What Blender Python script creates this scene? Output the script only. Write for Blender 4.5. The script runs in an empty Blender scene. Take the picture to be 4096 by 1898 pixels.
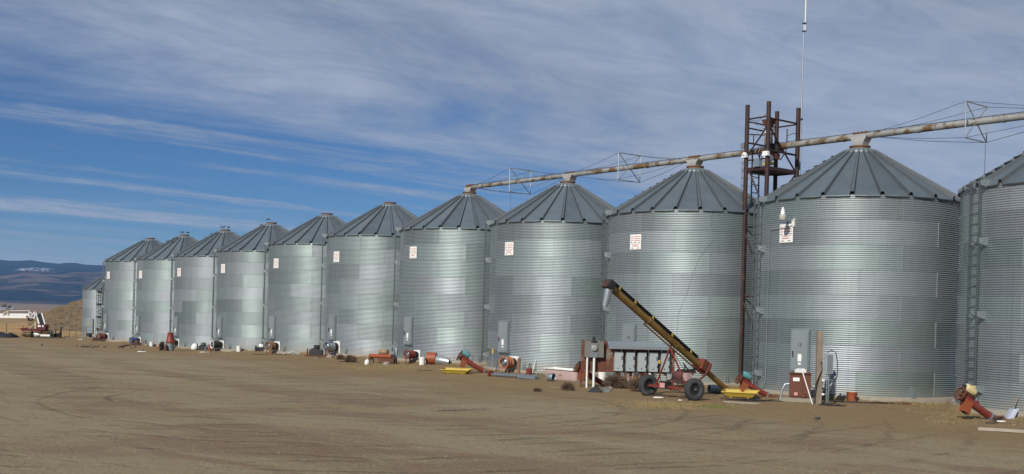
import bpy, math, random
from mathutils import Vector, Matrix
R_ = math.radians
rnd = random.Random(7)
scene = bpy.context.scene
COL = scene.collection
# ------------------------------------------------------------------ camera
FPX, PPX, PPY, ROLL, CAMZ = 4400.0, 2048.0, 1263.6, 0.028, 2.5166
cam_d = bpy.data.cameras.new('camera')
cam_d.sensor_width = 36.0
cam_d.lens = 36.0 * FPX / 4096.0
cam_d.shift_y = (PPY - 949.0) / 4096.0
cam_d.clip_end = 60000.0
cam = bpy.data.objects.new('camera', cam_d)
COL.objects.link(cam)
_r = Vector((math.cos(ROLL), 0, math.sin(ROLL)))
_u = Vector((-math.sin(ROLL), 0, math.cos(ROLL)))
_b = Vector((0, -1, 0))
cam.matrix_world = Matrix(((_r.x, _u.x, _b.x, 0), (_r.y, _u.y, _b.y, 0), (_r.z, _u.z, _b.z, CAMZ), (0, 0, 0, 1)))
scene.camera = cam
# ------------------------------------------------------------------ light
SUN_AZ, SUN_EL = R_(28), R_(33)           # azimuth from -Y towards -X
SUN_DIR = Vector((-math.sin(SUN_AZ) * math.cos(SUN_EL), -math.cos(SUN_AZ) * math.cos(SUN_EL), math.sin(SUN_EL)))
sun_d = bpy.data.lights.new('sun', 'SUN')
sun_d.energy = 4.5
sun_d.angle = R_(0.6)
sun_d.color = (1.0, 0.95, 0.87)
sun = bpy.data.objects.new('sun', sun_d)
sun.rotation_euler = SUN_DIR.to_track_quat('Z', 'Y').to_euler()
COL.objects.link(sun)
scene.view_settings.view_transform = 'Standard'
scene.view_settings.look = 'None'
scene.view_settings.gamma = 1.0
scene.view_settings.use_curve_mapping = False
scene.view_settings.exposure = -0.1
scene.cycles.volume_bounces = 0
scene.cycles.max_bounces = 6


class NT:
    """small helper to write node trees"""
    def __init__(s, tree):
        s.t = tree; s.n = tree.nodes; s.l = tree.links
    def new(s, typ, **kw):
        nd = s.n.new(typ)
        for k, v in kw.items():
            if k.startswith('i_'):
                key = k[2:]
                key = int(key) if key.isdigit() else key.replace('_', ' ')
                s.put(nd, key, v)
            else:
                setattr(nd, k, v)
        return nd
    def put(s, nd, key, v):
        if hasattr(v, 'is_linked') or hasattr(v, 'links'):
            s.l.new(v, nd.inputs[key])
        else:
            nd.inputs[key].default_value = v
    def math(s, op, a, b=0.0, c=0.0, clamp=False):
        nd = s.new('ShaderNodeMath', operation=op, use_clamp=clamp)
        s.put(nd, 0, a); s.put(nd, 1, b)
        if op in ('MULTIPLY_ADD', 'SMOOTH_MIN'): s.put(nd, 2, c)
        return nd.outputs[0]
    def noise(s, vec, scale, detail=3.0, rough=0.55, dist=0.0):
        nd = s.new('ShaderNodeTexNoise')
        if vec is not None: s.put(nd, 'Vector', vec)
        s.put(nd, 'Scale', scale); s.put(nd, 'Detail', detail); s.put(nd, 'Roughness', rough); s.put(nd, 'Distortion', dist)
        return nd.outputs['Fac']
    def ramp(s, fac, lo, hi, a=0.0, b=1.0):
        nd = s.new('ShaderNodeMapRange', interpolation_type='SMOOTHSTEP')
        s.put(nd, 0, fac); s.put(nd, 1, lo); s.put(nd, 2, hi); s.put(nd, 3, a); s.put(nd, 4, b)
        return nd.outputs[0]
    def mix(s, fac, a, b, blend='MIX'):
        nd = s.new('ShaderNodeMix', data_type='RGBA', blend_type=blend)
        s.put(nd, 0, fac)
        s.put(nd, 6, a if not isinstance(a, tuple) else (*a[:3], 1)); s.put(nd, 7, b if not isinstance(b, tuple) else (*b[:3], 1))
        return nd.outputs[2]
    def mapping(s, vec, scale=(1, 1, 1), rot=(0, 0, 0), loc=(0, 0, 0)):
        nd = s.new('ShaderNodeMapping')
        s.put(nd, 'Vector', vec); s.put(nd, 'Scale', scale); s.put(nd, 'Rotation', rot); s.put(nd, 'Location', loc)
        return nd.outputs[0]
    def turned(s, vec, deg, scale, loc=(0, 0, 0)):
        return s.mapping(s.mapping(vec, rot=(0, 0, R_(deg))), scale=scale, loc=loc)
    def coord(s, which='Object'):
        return s.new('ShaderNodeTexCoord').outputs[which]
    def pos(s):
        return s.new('ShaderNodeNewGeometry').outputs['Position']


# ------------------------------------------------------------------ sky
world = bpy.data.worlds.new('World')
scene.world = world
world.use_nodes = True
w = NT(world.node_tree)
w.n.clear()
sky = w.new('ShaderNodeTexSky', sky_type='NISHITA')
sky.sun_disc = False
sky.sun_elevation = SUN_EL
sky.sun_rotation = math.atan2(SUN_DIR.x, SUN_DIR.y)
sky.altitude = 1200.0
sky.air_density = 1.0
sky.dust_density = 0.3
sky.ozone_density = 1.5
gen = w.coord('Generated')
sep = w.new('ShaderNodeSeparateXYZ'); w.put(sep, 0, gen)
dz_ = w.math('MAXIMUM', sep.outputs[2], 0.0)
den = w.math('ADD', dz_, 0.06)
plane = w.new('ShaderNodeCombineXYZ')
w.put(plane, 0, w.math('DIVIDE', sep.outputs[0], den)); w.put(plane, 1, w.math('DIVIDE', sep.outputs[1], den))
pv = plane.outputs[0]
# thin cirrus streaks, and a soft grey sheet that thickens upwards and to the right
warp = w.noise(w.mapping(pv, scale=(0.25, 0.5, 1)), 0.8, 3.0, 0.5)
streak = w.noise(w.turned(pv, -38, (0.13, 1.3, 1), (0.7, 2.6, 0)), 1.0, 8.0, 0.56, 0.3)
sheet = w.noise(w.turned(pv, -34, (0.36, 0.8, 1), (3.1, 1.7, 0)), 0.62, 8.0, 0.64, 0.7)
fine = w.noise(w.turned(pv, -38, (0.8, 1.7, 1)), 2.2, 8.0, 0.66, 0.9)
lift = w.math('MULTIPLY_ADD', dz_, 2.9, w.math('MULTIPLY', sep.outputs[0], 1.0))
bank = w.math('ADD', lift, w.math('MULTIPLY', w.math('SUBTRACT', sheet, 0.5), 1.7))
m_bank = w.ramp(bank, 0.05, 0.56, 0.0, 0.94)
m_str = w.ramp(w.math('MULTIPLY_ADD', fine, 0.25, streak), 0.60, 0.80, 0.0, 0.85)
m_low = w.math('MULTIPLY', w.ramp(dz_, 0.02, 0.105, 0.9, 0.0), w.ramp(streak, 0.30, 0.60))
mask = w.math('MAXIMUM', w.math('MAXIMUM', m_bank, m_str), m_low)
mask = w.math('MULTIPLY', mask, w.ramp(fine, 0.25, 0.68, 0.76, 1.06), clamp=True)
SKYTINT = (0.25, 0.42, 0.66)
CLOUD = (3.5, 4.1, 5.3)
sky_col = w.mix(1.0, sky.outputs[0], SKYTINT, 'MULTIPLY')
cl = w.mix(w.ramp(w.math('MULTIPLY_ADD', fine, 0.3, sheet), 0.45, 0.85), tuple(c * .88 for c in CLOUD), tuple(c * 1.12 for c in CLOUD))
bg = w.new('ShaderNodeBackground')
w.put(bg, 'Color', w.mix(mask, sky_col, cl)); w.put(bg, 'Strength', 0.1)
wo = w.new('ShaderNodeOutputWorld')
w.l.new(bg.outputs[0], wo.inputs[0])

# ------------------------------------------------------------------ row geometry and pixel helpers
X0, Y0, ANG, SPC, BR = 12.009, 38.785, 2.2418, 7.638, 3.4755
CA, SA = math.cos(ANG), math.sin(ANG)
BIN_DZ = {-1: .22, 0: .24, 1: .22, 2: .18, 3: .23, 4: .20, 5: 0.0, 6: -.19, 7: -.33, 8: -.40, 9: -.37}
BIN_DN = {-1: -.12, 0: -.12, 1: -.03, 2: -.03, 3: .02, 4: .05, 5: -.04, 6: .03, 7: .02, 8: -.01, 9: -.03}
BIN_DP = {-1: -.29, 0: .03, 1: 0.0, 2: .18, 3: .15, 4: .13, 5: 0, 6: -.01, 7: -.06, 8: -.03, 9: -.11}
HE = 6.5


def row_pt(t, perp=0.0):
    """point on the row line: t metres from bin 13 going away, perp metres to the side"""
    return X0 + CA * t - SA * perp, Y0 + SA * t + CA * perp


def bin_center(n):
    return row_pt(n * SPC + BIN_DN[n], BIN_DP[n])


_kn = [(-60, .05), (-22, .05)] + [(n * SPC, BIN_DZ[n] - .17) for n in range(-1, 10)] + [(78, -.60), (110, -.72), (400, -.9)]


def ground_base(x, y):
    t = (x - X0) * CA + (y - Y0) * SA
    if t <= _kn[0][0]: return _kn[0][1]
    for (a, za), (b, zb) in zip(_kn, _kn[1:]):
        if t <= b:
            k = (t - a) / (b - a)
            k = k * k * (3 - 2 * k)
            return za + (zb - za) * k
    return _kn[-1][1]


_far = [(220, 0), (700, -3.5), (1500, -8.0), (2600, -7.0), (4600, 0.0), (99999, 0)]


def ground_z(x, y):
    z = ground_base(x, y)
    if y > 220:                                           # the plain dips into the valley and rises to the hills
        for (a, za), (b, zb) in zip(_far, _far[1:]):
            if y <= b:
                return z + za + (zb - za) * (y - a) / (b - a)
        return z
    if y < 140:
        z += .018 * math.sin(x * .9 + .3 * y) * math.sin(y * .7 - .4 * x) + .012 * math.sin(2.3 * x + 1.1 * y + 1.0)
    return z


def ray(u, v):
    du, dv = (u - PPX) / FPX, -(v - PPY) / FPX
    return _r * du + _u * dv - _b


def G(u, v):
    """ground point under a point of the photograph"""
    d = ray(u, v); z = 0.0
    for _ in range(12):
        k = (z - CAMZ) / d.z
        z = ground_z(d.x * k, d.y * k)
    x, y = d.x * k, d.y * k
    if 20 < y < 110:                                      # nothing stands inside a bin: step towards the yard
        for n in range(-1, 10):
            cx, cy = bin_center(n)
            while (x - cx) ** 2 + (y - cy) ** 2 < (BR + .42) ** 2:
                k -= .05 / d.y; x, y = d.x * k, d.y * k
        z = ground_z(x, y)
    return Vector((x, y, z))


def AD(u, v, Y):
    """point seen at (u, v) standing Y metres deep"""
    d = ray(u, v)
    return Vector((d.x * Y / d.y, Y, CAMZ + d.z * Y / d.y))


def azdir(az):
    a = R_(az)
    return Vector((-math.sin(a), -math.cos(a), 0))


def azrot(az):
    d = azdir(az)
    return math.atan2(d.y, d.x)


# ------------------------------------------------------------------ mesh building
class MB:
    def __init__(s):
        s.v = []; s.f = []; s.m = []; s.sm = []
    def add(s, vs, fs, mi=0, smooth=False):
        o = len(s.v)
        s.v += [tuple(p) for p in vs]
        for f in fs:
            s.f.append(tuple(i + o for i in f)); s.m.append(mi); s.sm.append(smooth)
        return s
    def box(s, c, size, rz=0.0, mi=0, mat=None):
        hx, hy, hz = size[0] / 2, size[1] / 2, size[2] / 2
        M = mat if mat is not None else Matrix.Rotation(rz, 3, 'Z')
        c = Vector(c)
        vs = [c + M @ Vector((sx * hx, sy * hy, sz * hz)) for sx in (-1, 1) for sy in (-1, 1) for sz in (-1, 1)]
        return s.add(vs, [(0, 1, 3, 2), (4, 6, 7, 5), (0, 4, 5, 1), (2, 3, 7, 6), (0, 2, 6, 4), (1, 5, 7, 3)], mi)
    def bar(s, a, b, wd, ht, mi=0, up=Vector((0, 0, 1))):
        a = Vector(a); b = Vector(b); d = (b - a)
        L = d.length
        d.normalize()
        sd = d.cross(up)
        if sd.length < 1e-4: sd = d.cross(Vector((0, 1, 0)))
        sd.normalize(); u = sd.cross(d)
        M = Matrix((d, sd, u)).transposed()
        return s.box((a + b) / 2, (L, wd, ht), mat=M, mi=mi)
    def tube(s, path, rad, n=10, mi=0, caps=True, smooth=True):
        P = [Vector(p) for p in path]
        rr = rad if isinstance(rad, (list, tuple)) else [rad] * len(P)
        vs = []; fs = []
        ref = None
        for i, p in enumerate(P):
            d = (P[min(i + 1, len(P) - 1)] - P[max(i - 1, 0)])
            if d.length < 1e-9: d = Vector((0, 0, 1))
            d.normalize()
            if ref is None:
                ref = d.orthogonal().normalized()
                if abs(d.z) < .9: ref = d.cross(Vector((0, 0, 1))).normalized()
            else:
                ref = (ref - d * ref.dot(d))
                if ref.length < 1e-6: ref = d.orthogonal()
                ref.normalize()
            o = d.cross(ref)
            for k in range(n):
                a = 2 * math.pi * k / n
                vs.append(p + (ref * math.cos(a) + o * math.sin(a)) * rr[i])
        for i in range(len(P) - 1):
            for k in range(n):
                k2 = (k + 1) % n
                fs.append((i * n + k, i * n + k2, (i + 1) * n + k2, (i + 1) * n + k))
        s.add(vs, fs, mi, smooth)
        if caps:
            o = len(s.v) - len(vs)
            s.f.append(tuple(o + k for k in reversed(range(n)))); s.m.append(mi); s.sm.append(False)
            s.f.append(tuple(o + (len(P) - 1) * n + k for k in range(n))); s.m.append(mi); s.sm.append(False)
        return s
    def lathe(s, prof, n=20, c=(0, 0, 0), axis='z', mi=0, smooth=True, closed=False):
        vs = []; fs = []; c = Vector(c)
        A = Vector((0, 0, 1)) if axis == 'z' else (Vector(axis).normalized() if not isinstance(axis, str) else {'x': Vector((1, 0, 0)), 'y': Vector((0, 1, 0))}[axis])
        e1 = A.orthogonal().normalized(); e2 = A.cross(e1)
        for (r, h) in prof:
            for k in range(n):
                a = 2 * math.pi * k / n
                vs.append(c + A * h + (e1 * math.cos(a) + e2 * math.sin(a)) * r)
        m = len(prof)
        for i in range(m if closed else m - 1):
            j = (i + 1) % m
            for k in range(n):
                k2 = (k + 1) % n
                fs.append((i * n + k, i * n + k2, j * n + k2, j * n + k))
        return s.add(vs, fs, mi, smooth)
    def disc(s, c, axis, r, n=16, mi=0):
        A = Vector(axis).normalized(); e1 = A.orthogonal().normalized(); e2 = A.cross(e1); c = Vector(c)
        return s.add([c + (e1 * math.cos(2 * math.pi * k / n) + e2 * math.sin(2 * math.pi * k / n)) * r for k in range(n)], [tuple(range(n))], mi)
    def prism(s, poly, ext, mi=0):
        """polygon of 3-D points swept by ext"""
        n = len(poly); e = Vector(ext)
        vs = [Vector(p) for p in poly] + [Vector(p) + e for p in poly]
        fs = [tuple(reversed(range(n))), tuple(range(n, 2 * n))] + [(i, (i + 1) % n, n + (i + 1) % n, n + i) for i in range(n)]
        return s.add(vs, fs, mi)
    def mesh(s, name, off=None, sharp=True):
        me = bpy.data.meshes.new(name)
        vs = s.v if off is None else [(p[0] - off[0], p[1] - off[1], p[2] - off[2]) for p in s.v]
        me.from_pydata(vs, [], s.f)
        me.polygons.foreach_set('material_index', s.m)
        me.polygons.foreach_set('use_smooth', s.sm)
        if sharp and any(s.sm): me.set_sharp_from_angle(angle=R_(50))
        me.update()
        return me


def link(o, parent=None):
    COL.objects.link(o)
    if parent is not None: o.parent = parent
    return o


def thing(name, label, cat, loc=(0, 0, 0), rz=0.0, group=None):
    o = bpy.data.objects.new(name, None)
    o.empty_display_size = 0.3
    o.location = loc; o.rotation_euler = (0, 0, rz)
    o['label'] = label; o['category'] = cat
    if group: o['group'] = group
    return link(o)


def root_loc(o):
    while o.parent is not None: o = o.parent
    return o.location


def part(name, mb, mats, parent=None, world=False, label=None):
    """one mesh object; world=True: the mesh is given in world coordinates"""
    off = root_loc(parent) if (world and parent is not None) else None
    me = mb.mesh(name, off)
    for m in (mats if isinstance(mats, (list, tuple)) else [mats]): me.materials.append(m)
    o = bpy.data.objects.new(name, me)
    if label: o['label'] = label
    return link(o, parent)


def solo(name, mb, mats, label, cat, loc, rz=0.0, group=None, world=False):
    """a thing that is one mesh"""
    me = mb.mesh(name, loc if world else None)
    for m in (mats if isinstance(mats, (list, tuple)) else [mats]): me.materials.append(m)
    o = bpy.data.objects.new(name, me)
    o.location = loc; o.rotation_euler = (0, 0, rz)
    o['label'] = label; o['category'] = cat
    if group: o['group'] = group
    return link(o)


def struct(name, mb, mats, kind='structure', loc=(0, 0, 0)):
    me = mb.mesh(name)
    for m in (mats if isinstance(mats, (list, tuple)) else [mats]): me.materials.append(m)
    o = bpy.data.objects.new(name, me)
    o.location = loc
    o['kind'] = kind
    return link(o)


def inst(name, me, parent, loc=(0, 0, 0), rot=(0, 0, 0)):
    o = bpy.data.objects.new(name, me)
    o.location = loc; o.rotation_euler = rot
    return link(o, parent)


def text_mesh(txt, size, mat, depth=0.0):
    cu = bpy.data.curves.new('lettering', 'FONT')
    cu.body = txt; cu.size = size; cu.align_x = 'CENTER'; cu.align_y = 'CENTER'; cu.extrude = depth
    tmp = bpy.data.objects.new('lettering', cu)
    COL.objects.link(tmp)
    dg = bpy.context.evaluated_depsgraph_get()
    me = bpy.data.meshes.new_from_object(tmp.evaluated_get(dg))
    bpy.data.objects.remove(tmp); bpy.data.curves.remove(cu)
    me.materials.clear(); me.materials.append(mat)
    return me


# ------------------------------------------------------------------ materials
MATS = {}


def mat(name, col, rough=0.6, metal=0.0, var=0.18, scale=6.0, wear=None, wear_amt=0.0, bump=0.0, streak=False, rnd_amt=0.0, spec=0.4, wear_scale=3.0):
    """procedural paint / metal / wood: base colour with mottling, optional wear colour in ragged patches"""
    if name in MATS: return MATS[name]
    m = bpy.data.materials.new(name); m.use_nodes = True
    t = NT(m.node_tree)
    b = t.n['Principled BSDF']
    co = t.coord('Object')
    vec = t.mapping(co, scale=(1, 1, 0.25)) if streak else co
    nz = t.noise(vec, scale, 5.0, 0.6)
    fac = t.math('MULTIPLY_ADD', t.math('SUBTRACT', nz, 0.5), 2 * var, 1.0)
    if rnd_amt:
        oi = t.new('ShaderNodeObjectInfo')
        fac = t.math('ADD', fac, t.math('MULTIPLY', t.math('SUBTRACT', oi.outputs['Random'], 0.5), 2 * rnd_amt))
    v = t.new('ShaderNodeVectorMath', operation='SCALE')
    v.inputs[0].default_value = col; t.put(v, 3, fac)
    colr = v.outputs[0]
    rg = rough
    if wear is not None:
        wn = t.noise(vec, wear_scale, 6.0, 0.68)
        wf = t.ramp(wn, 0.62 - wear_amt * .4, 0.72 - wear_amt * .35)
        colr = t.mix(wf, colr, wear)
        rg = t.math('MULTIPLY_ADD', wf, 0.85 - rough, rough)
    t.put(b, 'Base Color', colr); t.put(b, 'Roughness', rg)
    b.inputs['Metallic'].default_value = metal
    b.inputs['Specular IOR Level'].default_value = spec
    if bump:
        bp = t.new('ShaderNodeBump'); bp.inputs['Strength'].default_value = bump; bp.inputs['Distance'].default_value = 0.02
        t.put(bp, 'Height', t.noise(vec, scale * 4, 4.0)); t.l.new(bp.outputs[0], b.inputs['Normal'])
    MATS[name] = m
    return m


def galv_wall():
    m = bpy.data.materials.new('galvanised_sheet'); m.use_nodes = True
    t = NT(m.node_tree); b = t.n['Principled BSDF']
    co = t.coord('Object'); oi = t.new('ShaderNodeObjectInfo').outputs['Random']
    off = t.new('ShaderNodeCombineXYZ'); t.put(off, 0, t.math('MULTIPLY', oi, 37.0)); t.put(off, 1, t.math('MULTIPLY', oi, 91.0))
    vadd = t.new('ShaderNodeVectorMath', operation='ADD'); t.put(vadd, 0, co); t.put(vadd, 1, off.outputs[0])
    st = t.noise(t.mapping(vadd.outputs[0], scale=(1, 1, 0.10)), 2.2, 5.0, 0.6)
    sp = t.noise(vadd.outputs[0], 14.0, 4.0, 0.6)
    val = t.math('MULTIPLY_ADD', t.math('SUBTRACT', st, 0.5), 0.26, 1.0)
    val = t.math('ADD', val, t.math('MULTIPLY', t.math('SUBTRACT', sp, 0.5), 0.16))
    val = t.math('ADD', val, t.math('MULTIPLY', t.math('SUBTRACT', oi, 0.5), 0.29))
    wp = t.new('ShaderNodeSeparateXYZ'); t.put(wp, 0, t.pos())
    run = t.noise(t.mapping(t.pos(), scale=(3.0, 3.0, 0.05)), 2.0, 4.0, 0.7)         # faint vertical wash marks
    val = t.math('ADD', val, t.math('MULTIPLY', t.ramp(run, 0.56, 0.72), -0.13))
    val = t.math('ADD', val, t.math('MULTIPLY', t.ramp(run, 0.40, 0.28), 0.08))
    dotn = t.new('ShaderNodeVectorMath', operation='DOT_PRODUCT'); t.put(dotn, 0, t.pos()); dotn.inputs[1].default_value = (math.cos(2.2418), math.sin(2.2418), 0)
    drop = t.ramp(dotn.outputs['Value'], 22.96 + 29.0, 22.96 + 58.0, -0.15, 0.45)     # the ground falls away along the row
    dust = t.math('MULTIPLY', t.ramp(t.math('ADD', t.math('ADD', wp.outputs[2], drop), t.math('MULTIPLY', t.math('SUBTRACT', st, 0.5), 0.9)), 0.55, 0.0), 0.45)
    hue = t.mix(t.math('FRACT', t.math('MULTIPLY', oi, 7.3)), (0.285, 0.345, 0.338), (0.312, 0.340, 0.364))
    v = t.new('ShaderNodeVectorMath', operation='SCALE'); t.put(v, 0, hue); t.put(v, 3, val)
    t.put(b, 'Base Color', t.mix(dust, v.outputs[0], (0.27, 0.225, 0.165)))
    t.put(b, 'Roughness', t.math('ADD', t.math('MULTIPLY_ADD', t.math('FRACT', t.math('MULTIPLY', oi, 3.7)), 0.12, 0.46), t.math('MULTIPLY', t.math('SUBTRACT', sp, 0.5), 0.12)))
    t.put(b, 'Metallic', t.math('MULTIPLY_ADD', dust, -0.7, 0.7))
    return m


def galv_roof():
    m = bpy.data.materials.new('weathered_roof_sheet'); m.use_nodes = True
    t = NT(m.node_tree); b = t.n['Principled BSDF']
    co = t.coord('Object'); ps = t.pos(); oi = t.new('ShaderNodeObjectInfo').outputs['Random']
    n1 = t.noise(ps, 1.3, 6.0, 0.65)
    n2 = t.noise(t.mapping(ps, scale=(1, 1, 1)), 9.0, 5.0, 0.7)
    val = t.math('ADD', t.math('MULTIPLY_ADD', t.math('SUBTRACT', n1, 0.5), 0.5, 1.0), t.math('MULTIPLY', t.math('SUBTRACT', oi, 0.5), 0.29))
    v = t.new('ShaderNodeVectorMath', operation='SCALE'); v.inputs[0].default_value = (0.150, 0.184, 0.202); t.put(v, 3, val)
    spots = t.ramp(n2, 0.60, 0.70, 0.0, 0.6)
    c = t.mix(spots, v.outputs[0], (0.30, 0.31, 0.30))
    lich = t.math('MULTIPLY', t.ramp(n1, 0.62, 0.72, 0.0, 0.4), t.ramp(n2, 0.45, 0.6))
    c = t.mix(lich, c, (0.22, 0.215, 0.15))
    t.put(b, 'Base Color', c)
    t.put(b, 'Roughness', t.math('MULTIPLY_ADD', n1, 0.25, 0.42))
    b.inputs['Metallic'].default_value = 0.55
    return m


M_WALL = galv_wall(); M_ROOF = galv_roof()
M_SEAM = mat('seam_sealant', (.34, .36, .35), .6, 0.3, var=.3, scale=9)
M_GALV = mat('galvanised_steel', (.40, .44, .46), .42, .75, var=.16, rnd_amt=.05)
M_GALVD = mat('dull_galvanised_steel', (.27, .31, .32), .5, .6, var=.2)
M_LADDER = mat('ladder_steel', (.125, .145, .15), .5, .6, var=.2)
M_DARK = mat('dark_steel', (.035, .035, .036), .55, .3, var=.3)
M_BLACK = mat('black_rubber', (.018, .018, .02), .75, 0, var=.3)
M_TYRE = mat('tyre_rubber', (.045, .047, .050), .8, 0, var=.35, scale=14, wear=(.12, .11, .09), wear_amt=.15, bump=.4)
M_CONC = mat('concrete', (.28, .245, .195), .9, 0, var=.3, scale=5, wear=(.26, .22, .17), wear_amt=.3, bump=.3)
M_DOORG = mat('door_galvanised', (.255, .29, .295), .5, .3, var=.14, streak=True, rnd_amt=.06)
M_WHITE = mat('white_paint', (.74, .74, .71), .5, 0, var=.10, wear=(.40, .36, .30), wear_amt=.12)
M_SIGN = mat('sign_white', (.80, .79, .76), .5, 0, var=.06)
M_SRED = mat('sign_red', (.48, .21, .185), .55, 0, var=.2, wear=(.7, .5, .45), wear_amt=.2, wear_scale=20)
M_SDK = mat('sign_dark', (.10, .06, .06), .6)
M_RUST = mat('rusty_iron', (.13, .055, .03), .85, .1, var=.45, scale=8, bump=.3)
M_COLLAR = mat('rusty_collar', (.19, .105, .058), .8, .1, var=.4, scale=7)
M_TOWER = mat('tower_oxide_red', (.040, .020, .019), .6, .1, var=.3, scale=4, wear=(.09, .042, .03), wear_amt=.2)
M_TUBE = mat('auger_tube_galvanised', (.34, .34, .315), .6, .35, var=.3, scale=3, wear=(.17, .105, .05), wear_amt=.42, wear_scale=1.6)
M_RED = mat('machine_red', (.20, .036, .024), .5, 0, var=.25, wear=(.10, .045, .03), wear_amt=.3)
M_ORANGE = mat('machine_orange', (.29, .072, .027), .5, 0, var=.22, wear=(.20, .07, .03), wear_amt=.25)
M_YELLOW = mat('auger_mustard', (.21, .128, .034), .5, 0, var=.3, scale=3, wear=(.15, .08, .03), wear_amt=.22, wear_scale=2)
M_YBRIGHT = mat('hopper_yellow', (.46, .335, .045), .5, 0, var=.15, wear=(.35, .22, .06), wear_amt=.12)
M_TEAL = mat('motor_teal', (.10, .26, .28), .5, 0, var=.2, wear=(.05, .06, .06), wear_amt=.2)
M_CREAM = mat('motor_cream', (.56, .46, .23), .5, 0, var=.2, wear=(.25, .2, .1), wear_amt=.2)
M_BLUE = mat('fan_blue', (.04, .065, .22), .45, 0, var=.2)
M_WOOD = mat('weathered_wood', (.225, .18, .135), .85, 0, var=.6, scale=9, streak=True, bump=.4)
M_WOODR = mat('brown_post', (.22, .105, .055), .85, 0, var=.35, scale=9, streak=True)
M_PVC = mat('white_conduit', (.74, .74, .72), .45, 0, var=.08)
M_BOX = mat('panel_grey', (.42, .47, .47), .42, .25, var=.08, rnd_amt=.04)
M_CABLE = mat('black_cable', (.02, .02, .022), .6)
M_WIRE = mat('steel_wire', (.10, .11, .12), .5, .5)
M_PINK = mat('tub_pink_enamel', (.52, .39, .37), .5, 0, var=.2, wear=(.25, .14, .10), wear_amt=.2)
M_ENAMEL = mat('tub_white_enamel', (.82, .81, .78), .3, 0, var=.05)
M_BRONZE = mat('cabinet_brown', (.12, .04, .022), .5, 0, var=.2, wear=(.2, .1, .06), wear_amt=.1)
M_PLASTIC = mat('white_plastic', (.80, .80, .78), .4, 0, var=.06)
M_GREEN = mat('dark_green_paint', (.03, .07, .04), .55, 0, var=.2)
M_TWIG = mat('dry_twigs', (.15, .10, .065), .9, 0, var=.4, scale=4)
M_STRAW = mat('dry_grass', (.26, .19, .085), .9, 0, var=.4, scale=.6, wear=(.20, .20, .05), wear_amt=.15, wear_scale=.4)
M_PEB = mat('pebbles', (.20, .172, .135), .9, 0, var=.7, scale=1.7)
M_PIGEON = mat('pigeon_feathers', (.045, .048, .055), .7, 0, var=.5, scale=20)
M_GLASS = mat('lamp_lens', (.42, .41, .36), .25, 0, var=.1)
M_SCREW = mat('polished_flighting', (.62, .63, .64), .28, .9, var=.1)

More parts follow.
